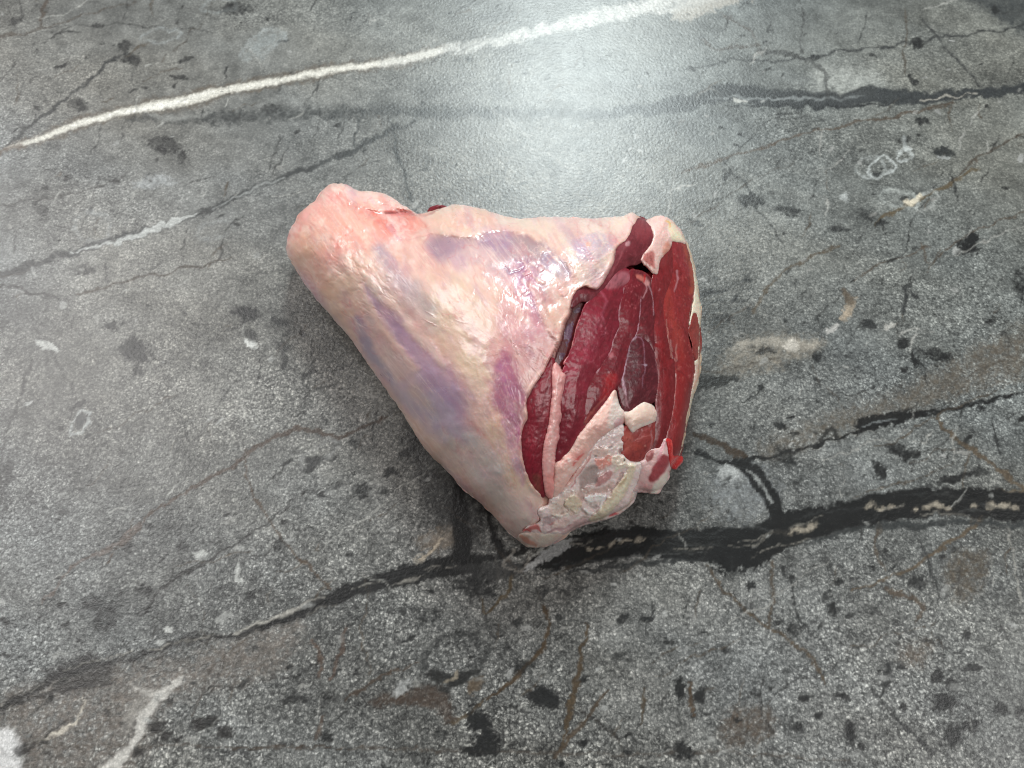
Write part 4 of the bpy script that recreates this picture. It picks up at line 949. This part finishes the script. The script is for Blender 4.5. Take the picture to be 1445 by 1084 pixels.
# deep red floor of the slit with its bluish membrane
l = Layer(); l.line('U2', [260, 290, 190, 420, 120, 560, 50, 740], [40, 60, 60, 40], (112, 76, 100), .8, 16); l.line('U2', [215, 330, 150, 470, 90, 620], [8, 14, 8], (140, 108, 126), .6, 8)
piece("inner_membrane", F('U2', 300, 270, 240, 275, 160, 340, 130, 420, 80, 500, 50, 610, 0, 720, 20, 790, 60, 830, 90, 800, 150, 700, 190, 570, 240, 420, 280, 320), M_TENDON, (78, 40, 62), H=-1.6, sink=2.4, w=9, layer=l, seed=222, rel=.04,
      label="dark bluish purple membrane deep in the slit")

# left strip muscle
l = Layer(); l.line('A3', [255, 170, 205, 330, 185, 480, 185, 620, 210, 720], [30, 40, 40, 50, 40], (150, 22, 46), .8, 18); l.line('A3', [275, 220, 250, 330, 240, 420], [10, 16, 10], (168, 92, 96), .55, 8)
l.line('A3', [160, 400, 140, 520, 150, 640], [10, 16, 10], (108, 20, 34), .6, 8); l.line('A3', [205, 700, 215, 760], [40, 30], (140, 80, 62), .75, 12); specks(l, 'A3', 140, 300, 270, 700, 26, (176, 70, 84), (2, 4), (.25, .5))
piece("muscle", F('A3', 290, 95, 262, 140, 230, 190, 175, 255, 150, 330, 152, 400, 130, 470, 124, 560, 142, 655, 185, 745, 215, 785, 245, 790, 252, 690, 248, 600, 262, 500, 280, 400, 296, 300, 300, 200), M_MUSCLE, (138, 24, 42), H=.2, sink=1.8, w=12, dome=.6, layer=l, seed=230, rel=.07,
      label="narrow deep red muscle strip along the membrane edge")

# pale pink tendon
l = Layer(); l.line('A3', [318, 180, 300, 330, 290, 450, 270, 600, 275, 740], [12, 16, 18, 20, 20], (238, 190, 184), .7, 10, h=.4); l.line('A3', [340, 190, 330, 330, 320, 460, 300, 600], [6, 8, 8, 6], (214, 130, 132), .6, 6)
for y in range(450, 620, 22): l.line('A3', [258, y, 285, y - 6, 305, y + 4], [2, 5, 2], (246, 222, 216), .4, 4, h=.07)
l.line('A3', [275, 700, 280, 790], [40, 50], (228, 138, 130), .6, 12)
piece("tendon", F('A3', 298, 120, 318, 138, 336, 165, 352, 180, 346, 240, 328, 330, 334, 390, 322, 430, 320, 500, 302, 560, 300, 620, 292, 700, 304, 770, 285, 812, 255, 780, 240, 690, 238, 590, 248, 520, 268, 440, 280, 350, 288, 250, 286, 170), M_TENDON, (236, 168, 164), H=1.5, sink=1.6, w=7, layer=l, seed=240, rel=.1,
      label="pale pink glossy tendon between two red muscles")

# large red muscle
l = Layer(); l.poly('U2', [260, 330, 400, 360, 430, 480, 380, 640, 330, 800, 300, 1000, 180, 1080, 100, 1000, 110, 820, 200, 600, 240, 440], (162, 46, 66), .75, 40)
l.poly('U2', [450, 120, 560, 20, 640, 30, 660, 110, 560, 160, 470, 170], (178, 116, 120), .75, 20); l.poly('U2', [330, 260, 440, 180, 560, 190, 540, 400, 450, 420, 400, 330], (134, 34, 46), .6, 24)
l.line('U2', [410, 180, 460, 280, 420, 380, 440, 460], [20, 26, 24, 10], (180, 84, 98), .6, 8, h=.15); l.line('U2', [220, 430, 170, 600, 110, 760, 80, 830], [8, 9, 9, 9], (224, 150, 142), .85, 4, h=.2)
for k in range(46):
    x, y = rnd.uniform(150, 400), rnd.uniform(380, 1050); l.line('U2', [x, y, x + rnd.gauss(-8, 10), y + rnd.uniform(15, 35), x + rnd.gauss(-22, 10), y + rnd.uniform(40, 75)], [2, rnd.uniform(4, 8), 2], rnd.choice([(196, 92, 112), (104, 18, 34), (188, 80, 98), (112, 20, 36)]), rnd.uniform(.35, .7), 4, h=rnd.uniform(-.18, .18))
specks(l, 'U2', 140, 330, 520, 900, 70, (206, 116, 128), (3, 7), (.25, .6), (110, 25))
l.poly('A3', [440, 120, 520, 160, 470, 330, 390, 480, 330, 600, 310, 600, 330, 440, 360, 300], (132, 24, 42), .65, 16); specks(l, 'A3', 330, 120, 470, 480, 40, (176, 70, 90), (2, 5), (.25, .55), (110, 25))
piece("muscle", cat(F('U2', 640, 10, 560, 10, 480, 110, 400, 190, 330, 255, 280, 310, 245, 400, 215, 480, 185, 600, 150, 720, 95, 800), F('A3', 356, 125, 340, 175, 352, 190, 330, 320, 336, 400, 322, 480, 316, 560, 308, 615, 330, 622, 380, 560, 420, 490, 470, 410), F('U2', 300, 1010, 350, 900, 420, 800, 490, 690, 510, 600, 560, 480, 560, 360, 590, 230, 600, 150, 660, 100)),
      M_MUSCLE, (142, 32, 50), H=1.0, sink=.5, w=10, dome=2.0, layer=l, seed=250, rel=.14, label="largest red muscle in the middle of the cut face")

# strip right of the white seam
l = Layer(); l.line('U2', [600, 160, 570, 340, 560, 470, 510, 600, 480, 700, 420, 790, 370, 880], [6, 9, 12, 12, 14, 18, 10], (208, 168, 170), .85, 5, h=.2)
specks(l, 'U2', 600, 120, 740, 340, 60, (192, 112, 112), (2, 5), (.3, .7), (60, 40), (1, 2)); l.poly('U2', [440, 900, 520, 880, 540, 960, 470, 1080, 400, 1100, 430, 1000], (186, 30, 34), .75, 24); l.poly('U2', [430, 760, 520, 720, 560, 640, 600, 620, 560, 800, 480, 860], (112, 24, 38), .6, 20)
specks(l, 'U2', 420, 400, 640, 900, 50, (172, 78, 86), (2, 5), (.25, .6), (110, 20)); l.blob('U2', 500, 730, 22, 26, 20, (200, 130, 130), .7, .5, h=.2); l.line('A3', [560, 290, 500, 350, 450, 420], [6, 12, 8], (204, 120, 104), .6, 5)
piece("muscle", cat(F('U2', 600, 140, 660, 20, 700, 20, 720, 100, 770, 120, 745, 260, 735, 400, 712, 540, 660, 620, 630, 740, 600, 900, 560, 985, 530, 1010), F('A3', 605, 255, 560, 315, 500, 385, 455, 440, 420, 490, 400, 480, 430, 420), F('U2', 290, 1040, 350, 910, 430, 800, 490, 690, 515, 600, 562, 480, 560, 350)),
      M_MUSCLE, (126, 26, 38), H=.7, sink=.5, w=8, dome=1.2, layer=l, seed=260, rel=.1, label="dark red muscle right of the white seam")

# wedge between the seams
l = Layer(); l.line('U2', [750, 230, 735, 370, 715, 540, 690, 580], [6, 8, 10, 10], (206, 176, 182), .85, 4, h=.15); l.line('U2', [815, 130, 845, 240, 858, 390], [10, 9, 7], (206, 170, 172), .85, 4, h=.15); l.line('U2', [795, 140, 790, 200, 765, 245], [12, 10, 8], (196, 150, 148), .8, 4, h=.15)
l.blob('U2', 800, 105, 26, 40, -30, (226, 170, 160), .9, .4, h=.4); l.blob('U2', 745, 70, 42, 22, 25, (216, 130, 112), .9, .4, h=.4); l.line('U2', [775, 50, 785, 80, 775, 100], 14, (206, 24, 30), .9, 5); specks(l, 'U2', 740, 250, 860, 560, 34, (160, 66, 70), (2, 5), (.25, .6))
piece("muscle", F('U2', 690, 20, 760, 25, 820, 70, 840, 160, 860, 280, 868, 420, 858, 560, 866, 700, 830, 640, 780, 590, 700, 570, 690, 590, 720, 520, 735, 400, 745, 260, 760, 140, 715, 90), M_MUSCLE, (112, 28, 36), H=.6, sink=.5, w=7, dome=.8, layer=l, seed=270, rel=.08,
      label="slim dark red muscle wedge between white seams")

# dark oval muscle
l = Layer(); l.line('U2', [705, 575, 660, 630, 635, 740, 612, 840, 595, 930, 600, 1000, 620, 1070], [10, 12, 12, 14, 18, 22, 14], (200, 176, 184), .85, 5, h=.15); l.line('U2', [705, 575, 750, 590, 768, 640, 775, 760, 785, 830, 765, 940, 770, 1010], [6, 7, 6, 6, 8, 6, 3], (168, 130, 142), .75, 4, h=.12)
l.line('U2', [680, 810, 730, 800, 785, 815], [3, 5, 8], (180, 146, 156), .6, 4); l.line('U2', [680, 800, 685, 850], 4, (160, 110, 124), .5, 4); l.blob('U2', 790, 815, 12, 10, 0, (206, 190, 198), .8, .5, h=.1); l.line('U2', [840, 640, 875, 760, 885, 900], [5, 6, 6], (180, 120, 124), .6, 5)
l.poly('U2', [650, 640, 740, 610, 760, 760, 740, 940, 640, 1000, 620, 900], (84, 22, 34), .6, 24); l.line('U4', [270, 40, 300, 200, 320, 240], [14, 18, 12], (202, 160, 160), .6, 8)
piece("muscle", cat(F('U2', 705, 570, 760, 585, 815, 640, 860, 700, 882, 800, 892, 920, 890, 1080), F('U4', 590, 110, 560, 170, 500, 200, 430, 230, 370, 280, 290, 280, 250, 180, 215, 20), F('U2', 575, 980, 600, 880, 632, 740, 660, 630)),
      M_MUSCLE, (98, 26, 36), H=.9, sink=.5, w=9, dome=1.4, layer=l, seed=280, rel=.07, label="dark oval muscle ringed by a thin white sheath")

# right-hand muscles
l = Layer(); l.line('U2', [905, 520, 930, 700, 950, 900, 960, 1080], [50, 60, 60, 60], (152, 18, 24), .7, 26); specks(l, 'U2', 880, 100, 1000, 1080, 40, (182, 84, 78), (2, 5), (.25, .55), (85, 15)); l.line('U2', [850, 560, 845, 640, 875, 760, 885, 900], [6, 8, 8, 8], (198, 130, 126), .5, 6)
l.blob('U1', 545, 915, 10, 16, 0, (212, 150, 150), .7, .5); l.line('A3', [820, 280, 800, 400, 810, 470, 790, 570], [30, 30, 30, 30], (110, 18, 24), .6, 14); l.line('U4', [585, 150, 560, 240], [14, 8], (214, 170, 168), .7, 6)
l.line('A2', [1110, 560, 1120, 700, 1130, 850], [30, 40, 40], (128, 32, 36), .6, 14); l.poly('U1', [540, 600, 600, 540, 660, 480, 700, 520, 640, 640, 560, 700], (146, 54, 52), .5, 24)
piece("muscle", cat(F('U1', 530, 730, 545, 600, 590, 540, 640, 470, 680, 400, 690, 560, 690, 760), F('A2', 1160, 700, 1168, 860, 1190, 960, 1205, 1080), F('A3', 905, 60, 912, 190, 905, 330, 885, 430, 862, 500, 850, 540, 830, 590, 790, 630, 760, 625, 775, 560, 805, 480, 818, 380, 818, 290, 828, 200, 815, 100, 800, 20), F('U2', 868, 640, 858, 540, 866, 420, 858, 280, 840, 160, 860, 60)),
      M_MUSCLE, (138, 28, 32), H=.8, sink=.4, w=9, dome=.9, layer=l, seed=290, rel=.09, stretch=(1.5, 2.5), label="long red muscle along the right of the cut face")
l = Layer(); l.line('A2', [1180, 640, 1200, 800, 1240, 900, 1260, 1060], [40, 50, 70, 60], (182, 66, 54), .7, 26); l.line('A3', [930, 60, 940, 250, 910, 420], [50, 50, 40], (166, 36, 34), .65, 22); l.line('A2', [1172, 820, 1190, 940, 1210, 1060], [5, 7, 6], (218, 150, 134), .8, 4, h=.12)
l.line('A3', [890, 0, 905, 100, 912, 190, 905, 330, 870, 470], [5, 6, 8, 6, 6], (220, 160, 150), .75, 4, h=.12); l.line('U1', [740, 710, 745, 800, 720, 900, 705, 940], [26, 20, 14, 8], (206, 140, 142), .8, 8, h=.15); l.line('A2', [1240, 980, 1235, 1080], [6, 8], (216, 160, 150), .6, 5); l.line('A2', [1280, 340, 1325, 450, 1340, 580, 1338, 650], [20, 22, 22, 18], (196, 90, 60), .7, 10)
l.poly('U1', [680, 400, 800, 410, 850, 560, 880, 760, 800, 700, 700, 560], (160, 54, 58), .6, 40); specks(l, 'A2', 1170, 380, 1330, 1080, 60, (204, 110, 98), (2, 5), (.2, .5), (85, 15)); specks(l, 'A3', 900, 20, 1000, 450, 40, (206, 112, 100), (2, 4), (.2, .5), (95, 12))
l.blob('A3', 914, 182, 7, 10, 0, (234, 190, 180), .85, .4, h=.2); l.line('A3', [975, 330, 955, 450, 935, 560], [14, 16, 14], (150, 44, 38), .6, 8)
piece("muscle", cat(F('U1', 676, 395, 690, 385, 800, 400, 840, 480, 880, 620, 910, 760, 918, 900, 905, 1000), F('A2', 1318, 780, 1308, 900, 1320, 980), F('A3', 995, 60, 1008, 120, 1000, 190, 988, 290, 978, 370, 958, 480, 945, 550, 930, 600, 890, 590, 855, 545, 870, 490, 890, 420, 908, 330, 915, 190, 905, 60), F('A2', 1205, 1060, 1190, 950, 1168, 850, 1160, 700), F('U1', 690, 760, 690, 560)),
      M_MUSCLE, (152, 38, 38), H=.8, sink=.4, w=10, dome=.6, layer=l, seed=300, rel=.08, stretch=(1.5, 2.5), label="brighter red outer muscle beside the fat rim")
l = Layer(); l.line('A2', [1362, 800, 1376, 900, 1378, 1000], [10, 14, 10], (190, 84, 70), .6, 6)
piece("muscle", cat(F('A2', 1350, 780, 1372, 800, 1388, 900, 1390, 1010, 1375, 1085), F('A3', 1018, 90, 1006, 60), F('A2', 1352, 1000, 1335, 930, 1325, 890, 1338, 830)), M_MUSCLE, (168, 62, 52), H=.7, sink=.4, w=5, layer=l, seed=306, rel=.06, step=1.3, label="thin red strip at the right edge")

# fat: upper-right pad, rim, white tongues
l = Layer(); l.poly('U1', [630, 170, 700, 210, 770, 290, 810, 390, 690, 385, 660, 300], (238, 222, 190), .9, 12); l.line('U1', [620, 160, 650, 190, 665, 230], [14, 22, 12], (236, 184, 96), .8, 8); l.poly('U1', [580, 470, 640, 400, 670, 440, 660, 520, 590, 560], (210, 134, 108), .7, 16)
l.line('U1', [500, 200, 520, 330, 500, 450], [40, 50, 40], (224, 184, 176), .6, 20); l.line('U1', [610, 260, 590, 360, 560, 470], [5, 8, 5], (206, 140, 140), .6, 5); l.line('U1', [640, 240, 655, 330, 640, 400], [6, 10, 6], (236, 210, 204), .7, 5, h=.3); l.poly('U1', [380, 540, 480, 500, 500, 620, 490, 690, 420, 640, 360, 600], (170, 80, 74), .8, 16); specks(l, 'U1', 370, 530, 500, 690, 18, (120, 40, 40), (4, 9), (.4, .7))
piece("fat_pad", F('U1', 400, 165, 440, 160, 500, 138, 570, 128, 640, 152, 700, 200, 760, 268, 800, 345, 830, 410, 760, 400, 685, 388, 670, 450, 640, 500, 590, 550, 550, 600, 535, 680, 520, 745, 480, 735, 440, 690, 380, 630, 350, 590, 380, 530, 420, 480, 465, 415, 488, 350, 480, 290, 450, 220), M_FAT, (226, 188, 176), H=1.3, sink=.6, w=9, layer=l, seed=310, rel=.12,
      label="creamy white fat pad at the upper right corner")
l = Layer(); specks(l, 'A2', 1290, 330, 1400, 900, 26, (242, 234, 206), (3, 7), (.3, .7)); l.line('A3', [1020, 130, 1010, 200, 992, 290], [14, 12, 6], (226, 176, 168), .7, 6); l.line('A3', [1030, 60, 1032, 170, 1010, 250], [8, 10, 6], (198, 110, 84), .6, 5)
piece("fat_rim", cat(F('U1', 790, 370, 830, 420, 870, 520, 915, 620, 945, 740, 968, 860, 985, 1000, 998, 1080), F('A2', 1400, 720, 1400, 800, 1392, 900, 1396, 1000), F('A3', 1042, 40, 1040, 140, 1032, 220, 1012, 270, 988, 360, 982, 330, 996, 240, 1010, 160, 1008, 110, 1024, 90, 1028, 30), F('A2', 1384, 980, 1384, 900, 1370, 810, 1352, 780, 1325, 870, 1318, 840, 1335, 740, 1348, 660, 1346, 560, 1330, 450, 1300, 370)),
      M_FAT, (236, 214, 188), H=.7, sink=.5, w=4, layer=l, seed=318, rel=.12, step=1.25, grow=-.4, label="thin cream fat rim down the right side")
l = Layer(); l.line('A3', [600, 280, 560, 370, 500, 450, 430, 540], [16, 24, 26, 20], (238, 196, 178), .6, 14); l.poly('A3', [610, 290, 650, 370, 620, 420, 570, 450, 580, 360], (226, 220, 208), .7, 14); l.line('A3', [330, 620, 400, 590, 450, 560], [30, 36, 20], (232, 160, 148), .7, 16); l.line('A3', [390, 640, 420, 600, 445, 580], [6, 14, 6], (208, 70, 72), .8, 6)
l.poly('A3', [600, 410, 640, 400, 650, 440, 610, 470], (188, 140, 148), .6, 8); specks(l, 'A3', 340, 600, 420, 700, 16, (246, 214, 204), (3, 7), (.4, .8), (150, 20), h=.25)
piece("fat_tongue", F('A3', 605, 255, 614, 300, 628, 340, 655, 375, 645, 420, 610, 450, 570, 480, 530, 500, 490, 550, 460, 600, 420, 650, 380, 700, 335, 770, 295, 805, 285, 770, 298, 690, 300, 640, 325, 612, 380, 560, 420, 490, 460, 440, 505, 385, 560, 315), M_FAT, (230, 186, 172), H=1.5, sink=.8, w=10, dome=.6, layer=l, seed=326, rel=.14,
      label="pale pink and white fat tongue above the joint")
l = Layer(); l.blob('U4', 420, 300, 130, 70, -20, (238, 206, 186), .7, .6); l.line('U4', [350, 460, 420, 410, 540, 370], [20, 24, 20], (240, 228, 216), .7, 10)
piece("cartilage_knob", F('U4', 275, 290, 330, 280, 400, 230, 470, 190, 540, 230, 582, 285, 575, 350, 540, 385, 470, 410, 400, 445, 350, 475, 320, 430, 290, 370), M_FAT, (230, 202, 186), H=1.4, sink=.5, w=9, dome=.8, layer=l, seed=334, rel=.1, label="pale cartilage knob at the end of the dark oval muscle")
l = Layer(); l.poly('U4', [250, 480, 330, 470, 360, 540, 330, 640, 300, 690, 270, 600], (200, 104, 84), .7, 20); l.line('U4', [380, 550, 470, 520, 545, 500], [8, 10, 6], (206, 130, 116), .6, 6, h=.3); l.blob('U4', 390, 610, 50, 45, 0, (190, 84, 66), .7, .6); l.line('U4', [530, 460, 545, 560, 520, 640, 490, 670], [12, 14, 12, 10], (212, 160, 156), .6, 8)
l.blob('U4', 480, 600, 12, 10, 0, (226, 160, 136), .8, .4); l.line('U4', [225, 660, 265, 640], [20, 24], (120, 36, 34), .8, 8, h=-.6)
piece("muscle", F('U4', 255, 460, 300, 420, 340, 460, 400, 450, 480, 415, 560, 380, 568, 460, 562, 560, 520, 640, 480, 690, 420, 740, 340, 745, 270, 730, 240, 690, 255, 620, 240, 540), M_MUSCLE, (166, 70, 62), H=1.7, sink=.6, w=9, dome=.6, layer=l, seed=340, rel=.13, mott=.06, label="brownish pink lump of meat below the cartilage knob")
l = Layer(); l.poly('U4', [560, 800, 640, 700, 710, 720, 700, 800, 620, 890, 570, 950, 510, 930], (152, 28, 44), .9, 14); l.line('U4', [600, 740, 640, 640, 670, 560], [24, 30, 20], (214, 140, 150), .7, 14); l.line('U4', [420, 950, 480, 990, 560, 1000], [20, 30, 20], (238, 170, 168), .6, 14)
l.poly('U4', [620, 900, 690, 860, 690, 930, 600, 1050, 540, 1040], (226, 222, 204), .8, 12); l.poly('U4', [480, 690, 530, 650, 560, 660, 550, 730, 500, 760], (134, 26, 30), .8, 8)
piece("fat_pad", F('U4', 430, 760, 470, 740, 490, 680, 540, 640, 620, 620, 660, 540, 690, 560, 700, 700, 720, 800, 690, 850, 694, 910, 640, 985, 600, 1050, 540, 1050, 480, 1038, 400, 1040, 360, 1030, 400, 960, 420, 860), M_FAT, (230, 190, 184), H=1.3, sink=.6, w=9, layer=l, seed=350, rel=.14, label="white and pink fat with a red streak at the lower right")

# joint: cartilage arc, marrow, cut bone
l = Layer(); l.poly('U3', [330, 620, 400, 560, 470, 500, 530, 470, 600, 440, 650, 520, 650, 640, 600, 700, 480, 720, 400, 730, 340, 680], (228, 206, 188), .8, 20, h=.5); l.poly('U3', [480, 560, 560, 500, 640, 540, 655, 620, 600, 680, 520, 640, 470, 610], (220, 206, 176), .85, 10, h=1.3); l.line('U3', [480, 570, 470, 600, 500, 650, 560, 690], [6, 8, 8, 4], (140, 120, 90), .75, 5, h=-.5); l.line('U3', [590, 560, 610, 610, 580, 660], 8, (232, 226, 204), .6, 6)
l.poly('U3', [650, 280, 700, 220, 770, 195, 815, 240, 820, 320, 790, 390, 700, 400, 640, 460, 630, 380], (172, 152, 144), .85, 18, h=-.9); l.line('U3', [720, 230, 790, 220], [20, 30], (150, 132, 120), .5, 14); l.poly('U3', [820, 330, 880, 270, 960, 250, 960, 320, 880, 380, 800, 410], (190, 136, 132), .9, 12, h=.5); l.line('U3', [830, 320, 880, 280, 930, 250], [8, 12, 8], (226, 206, 200), .7, 6, h=.3)
l.poly('U3', [620, 470, 690, 410, 760, 440, 880, 420, 960, 360, 980, 430, 900, 480, 720, 500, 660, 560, 630, 540], (196, 164, 150), .7, 14, h=-.4); l.poly('U3', [690, 520, 760, 490, 850, 500, 900, 510, 840, 560, 740, 570, 700, 550], (240, 232, 224), .95, 8, h=1.0); l.line('U3', [910, 500, 870, 560, 850, 620, 840, 670], [10, 30, 34, 16], (236, 232, 226), .9, 8, h=.9); l.line('U3', [690, 640, 730, 680, 790, 690, 850, 680], [16, 26, 26, 10], (240, 232, 222), .9, 8, h=.8)
l.blob('U3', 780, 610, 42, 30, 0, (172, 156, 148), .85, .5, h=-.8); l.line('U3', [660, 640, 700, 700, 640, 740], 26, (178, 162, 150), .7, 12, h=-.4)
l.line('U3', [1170, 230, 1120, 330, 1050, 450, 960, 570, 870, 690, 760, 740], [80, 96, 110, 110, 100, 60], (224, 210, 180), .95, 18, h=1.4); l.line('U3', [1130, 330, 1060, 450, 980, 570, 880, 680], [20, 34, 34, 20], (236, 230, 202), .7, 14, h=.3); l.line('U3', [1060, 280, 1030, 370, 960, 470], [30, 30, 20], (170, 140, 130), .7, 12, h=-.8); l.line('U3', [1110, 310, 1080, 360, 1050, 400], [20, 30, 20], (196, 172, 130), .7, 12)
l.line('U3', [1170, 480, 1150, 570, 1060, 650, 960, 710], [20, 26, 20, 14], (226, 192, 172), .8, 10, h=-.3); l.blob('U3', 985, 700, 46, 14, -18, (206, 70, 80), .85, .5); l.line('U3', [990, 250, 1050, 210, 1150, 190, 1200, 200], [30, 50, 50, 40], (222, 212, 188), .85, 14, h=.6); l.poly('U3', [980, 100, 1080, 100, 1120, 150, 1060, 200, 980, 190], (224, 206, 184), .85, 12, h=.8)
l.poly('U3', [780, 140, 860, 130, 930, 60, 970, 100, 970, 190, 900, 210, 850, 250, 800, 180], (226, 146, 128), .85, 14, h=.8); l.line('U3', [830, 200, 870, 180, 850, 240], 12, (246, 216, 204), .7, 6, h=.3); l.poly('U3', [770, 20, 850, 0, 930, 40, 870, 110, 790, 100], (226, 198, 184), .8, 12, h=.6); l.line('U3', [830, 5, 845, 20], 16, (110, 40, 40), .7, 6, h=-.6)
l.blob('U3', 800, 108, 14, 8, 0, (80, 50, 44), .7, .5, h=-.5); l.blob('U3', 1060, 50, 26, 26, 0, (120, 40, 38), .7, .5, h=-.8); l.blob('U3', 1095, 132, 14, 12, 0, (60, 46, 42), .85, .4, h=-.6); l.blob('U3', 945, 12, 22, 14, 0, (110, 96, 92), .6, .5)
l.line('U3', [470, 450, 540, 360, 620, 260, 690, 170, 750, 60], [30, 40, 40, 30, 26], (226, 176, 162), .7, 14, h=.3); l.line('U3', [540, 420, 600, 330, 650, 250, 720, 150, 760, 50], [8, 12, 12, 10, 6], (196, 110, 106), .75, 6, h=-.4); l.line('U3', [490, 480, 560, 450, 600, 430], [10, 16, 10], (190, 190, 180), .7, 8)
l.poly('U3', [250, 740, 310, 710, 380, 720, 430, 760, 370, 800, 330, 850, 260, 840], (184, 160, 158), .85, 10, h=-.9); l.blob('U3', 300, 830, 40, 34, 0, (222, 200, 196), .85, .45, h=.7); l.line('U3', [330, 800, 380, 780], [14, 20], (206, 130, 124), .8, 8); l.poly('U3', [380, 770, 480, 730, 540, 760, 460, 830, 380, 840], (228, 200, 188), .8, 12, h=.5)
l.line('U3', [310, 880, 400, 850, 470, 850, 560, 800], [20, 30, 26, 14], (180, 130, 134), .7, 10, h=-.5); l.line('U3', [50, 870, 120, 830, 200, 830, 240, 860], [24, 40, 40, 20], (206, 96, 90), .85, 12, h=-.3); l.line('U3', [90, 840, 130, 860], [16, 20], (196, 50, 56), .8, 8); l.line('U3', [360, 700, 430, 720, 500, 700], [20, 30, 20], (236, 216, 198), .8, 10, h=.8)
l.poly('U3', [540, 800, 660, 730, 740, 770, 640, 830, 520, 880, 450, 900], (212, 172, 168), .7, 14)
specks(l, 'U3', 330, 420, 800, 740, 80, (240, 230, 218), (5, 13), (.3, .8), (0, 60), (1, 2), h=.5); specks(l, 'U3', 330, 420, 800, 740, 50, (170, 136, 122), (5, 12), (.3, .6), (0, 60), (1, 2), h=-.5); specks(l, 'U3', 900, 0, 1150, 220, 40, (236, 224, 206), (5, 11), (.3, .8), (0, 60), (1, 2), h=.5)
piece("joint_bone", cat(F('U3', 50, 880, 110, 820, 200, 790, 245, 745, 215, 680, 240, 630, 320, 600, 340, 540, 400, 500, 460, 450, 520, 370, 600, 250, 680, 130, 740, 30), F('A3', 560, 470, 620, 420, 660, 470, 650, 560, 690, 620, 750, 620, 752, 650, 735, 700, 716, 768, 706, 800, 690, 830, 640, 872, 575, 905, 480, 930, 420, 950, 380, 970, 330, 990, 230, 988, 150, 985)),
      M_BONE, (236, 214, 206), H=1.0, sink=.8, w=7, layer=l, seed=360, rel=.24, rscale=4.5, step=1.3, warp=2.0, mott=.05, label="exposed joint end with grey marrow and cream cartilage")
l = Layer(); l.line('U3', [30, 920, 100, 960, 190, 1010], [30, 50, 30], (222, 150, 122), .85, 10); l.line('U3', [90, 900, 160, 930, 220, 990], [14, 24, 16], (240, 216, 200), .8, 8, h=.3); l.poly('U3', [230, 900, 350, 880, 380, 930, 300, 990, 220, 1000], (222, 210, 192), .7, 12)
piece("cartilage_tip", F('U3', 10, 915, 80, 885, 200, 880, 300, 885, 420, 860, 450, 900, 380, 960, 320, 1000, 260, 1015, 180, 1018, 100, 1012, 40, 965), M_FAT, (228, 200, 184), H=1.4, sink=.6, w=8, layer=l, seed=370, rel=.08, label="whitish rounded tip at the lowest point")

# small red scraps: a hooked blood vessel and a bit behind the notch
def tube(name, path, rad, mat, col, label=None, seed=400):
    P = smooth_open(np.array([p[:2] for p in path], float), 6)
    k = np.linspace(0, len(path) - 1, len(P))
    lift = np.interp(k, range(len(path)), [p[2] for p in path]); R = np.interp(k, range(len(path)), rad)
    C = surf(P, lift); n = len(C); M = 18
    T = np.gradient(C, axis=0); T /= np.linalg.norm(T, axis=1)[:, None]
    A = np.cross(T, [0.2, -0.3, 1.0]); A /= np.linalg.norm(A, axis=1)[:, None]; B = np.cross(T, A)
    V = []; 
    for i in range(n):
        for j in range(M):
            a = 2 * math.pi * j / M
            r = R[i] * 0.001 * (1 + .2 * math.sin(.35 * i + 2 * a) + .1 * math.sin(.8 * i) + .08 * math.sin(3 * a + i))
            V.append(C[i] + r * (math.cos(a) * A[i] + math.sin(a) * B[i]))
    Fc = []
    for i in range(n - 1):
        for j in range(M):
            a, b = i * M + j, i * M + (j + 1) % M
            Fc += [(a, b, b + M), (a, b + M, a + M)]
    V += [C[0] - T[0] * R[0] * .0006, C[-1] + T[-1] * R[-1] * .0006]
    for j in range(M):
        Fc += [(n * M, (j + 1) % M, j), (n * M + 1, (n - 1) * M + j, (n - 1) * M + (j + 1) % M)]
    V = np.array(V); rgb = np.tile(lin(col), (len(V), 1)) * (1 + .14 * np.random.RandomState(seed).randn(len(V)) * .4)[:, None]
    o = mesh_object(name, V, np.array(Fc), mat, shank, cols=rgb)
    if label: o["label"] = label
pt = lambda f, x, y, h: (*F(f, x, y)[0], h)
l = Layer(); l.line('U4', [680, 580, 690, 640, 690, 700], [16, 20, 14], (150, 14, 22), .85, 8, h=-.6); l.line('U4', [725, 560, 735, 650, 735, 740], [10, 14, 12], (232, 96, 90), .6, 8); l.blob('U4', 790, 750, 30, 26, 0, (214, 66, 58), .6, .6); l.line('U4', [755, 700, 765, 760, 750, 810], 7, (160, 24, 28), .6, 5, h=-.3)
piece("blood_vessel", F('U4', 660, 548, 700, 528, 738, 548, 752, 610, 750, 690, 790, 688, 836, 712, 838, 760, 800, 800, 770, 832, 728, 818, 704, 780, 700, 720, 672, 690, 664, 630), M_TENDON, (204, 44, 44), H=1.0, sink=.4, w=5, layer=l, seed=380, rel=.16, step=1.2, grow=.3, jag=.5, label="bright red hooked scrap of blood vessel at the right")
tube("muscle_scrap", [pt('A1', 1010, 262, -2), pt('A1', 1045, 248, -1.2), pt('A1', 1085, 238, -1.2), pt('A1', 1130, 240, -2)], [.3, 1.2, 1.1, .4], M_MUSCLE, (128, 34, 48), "small dark red scrap of muscle behind the upper edge")
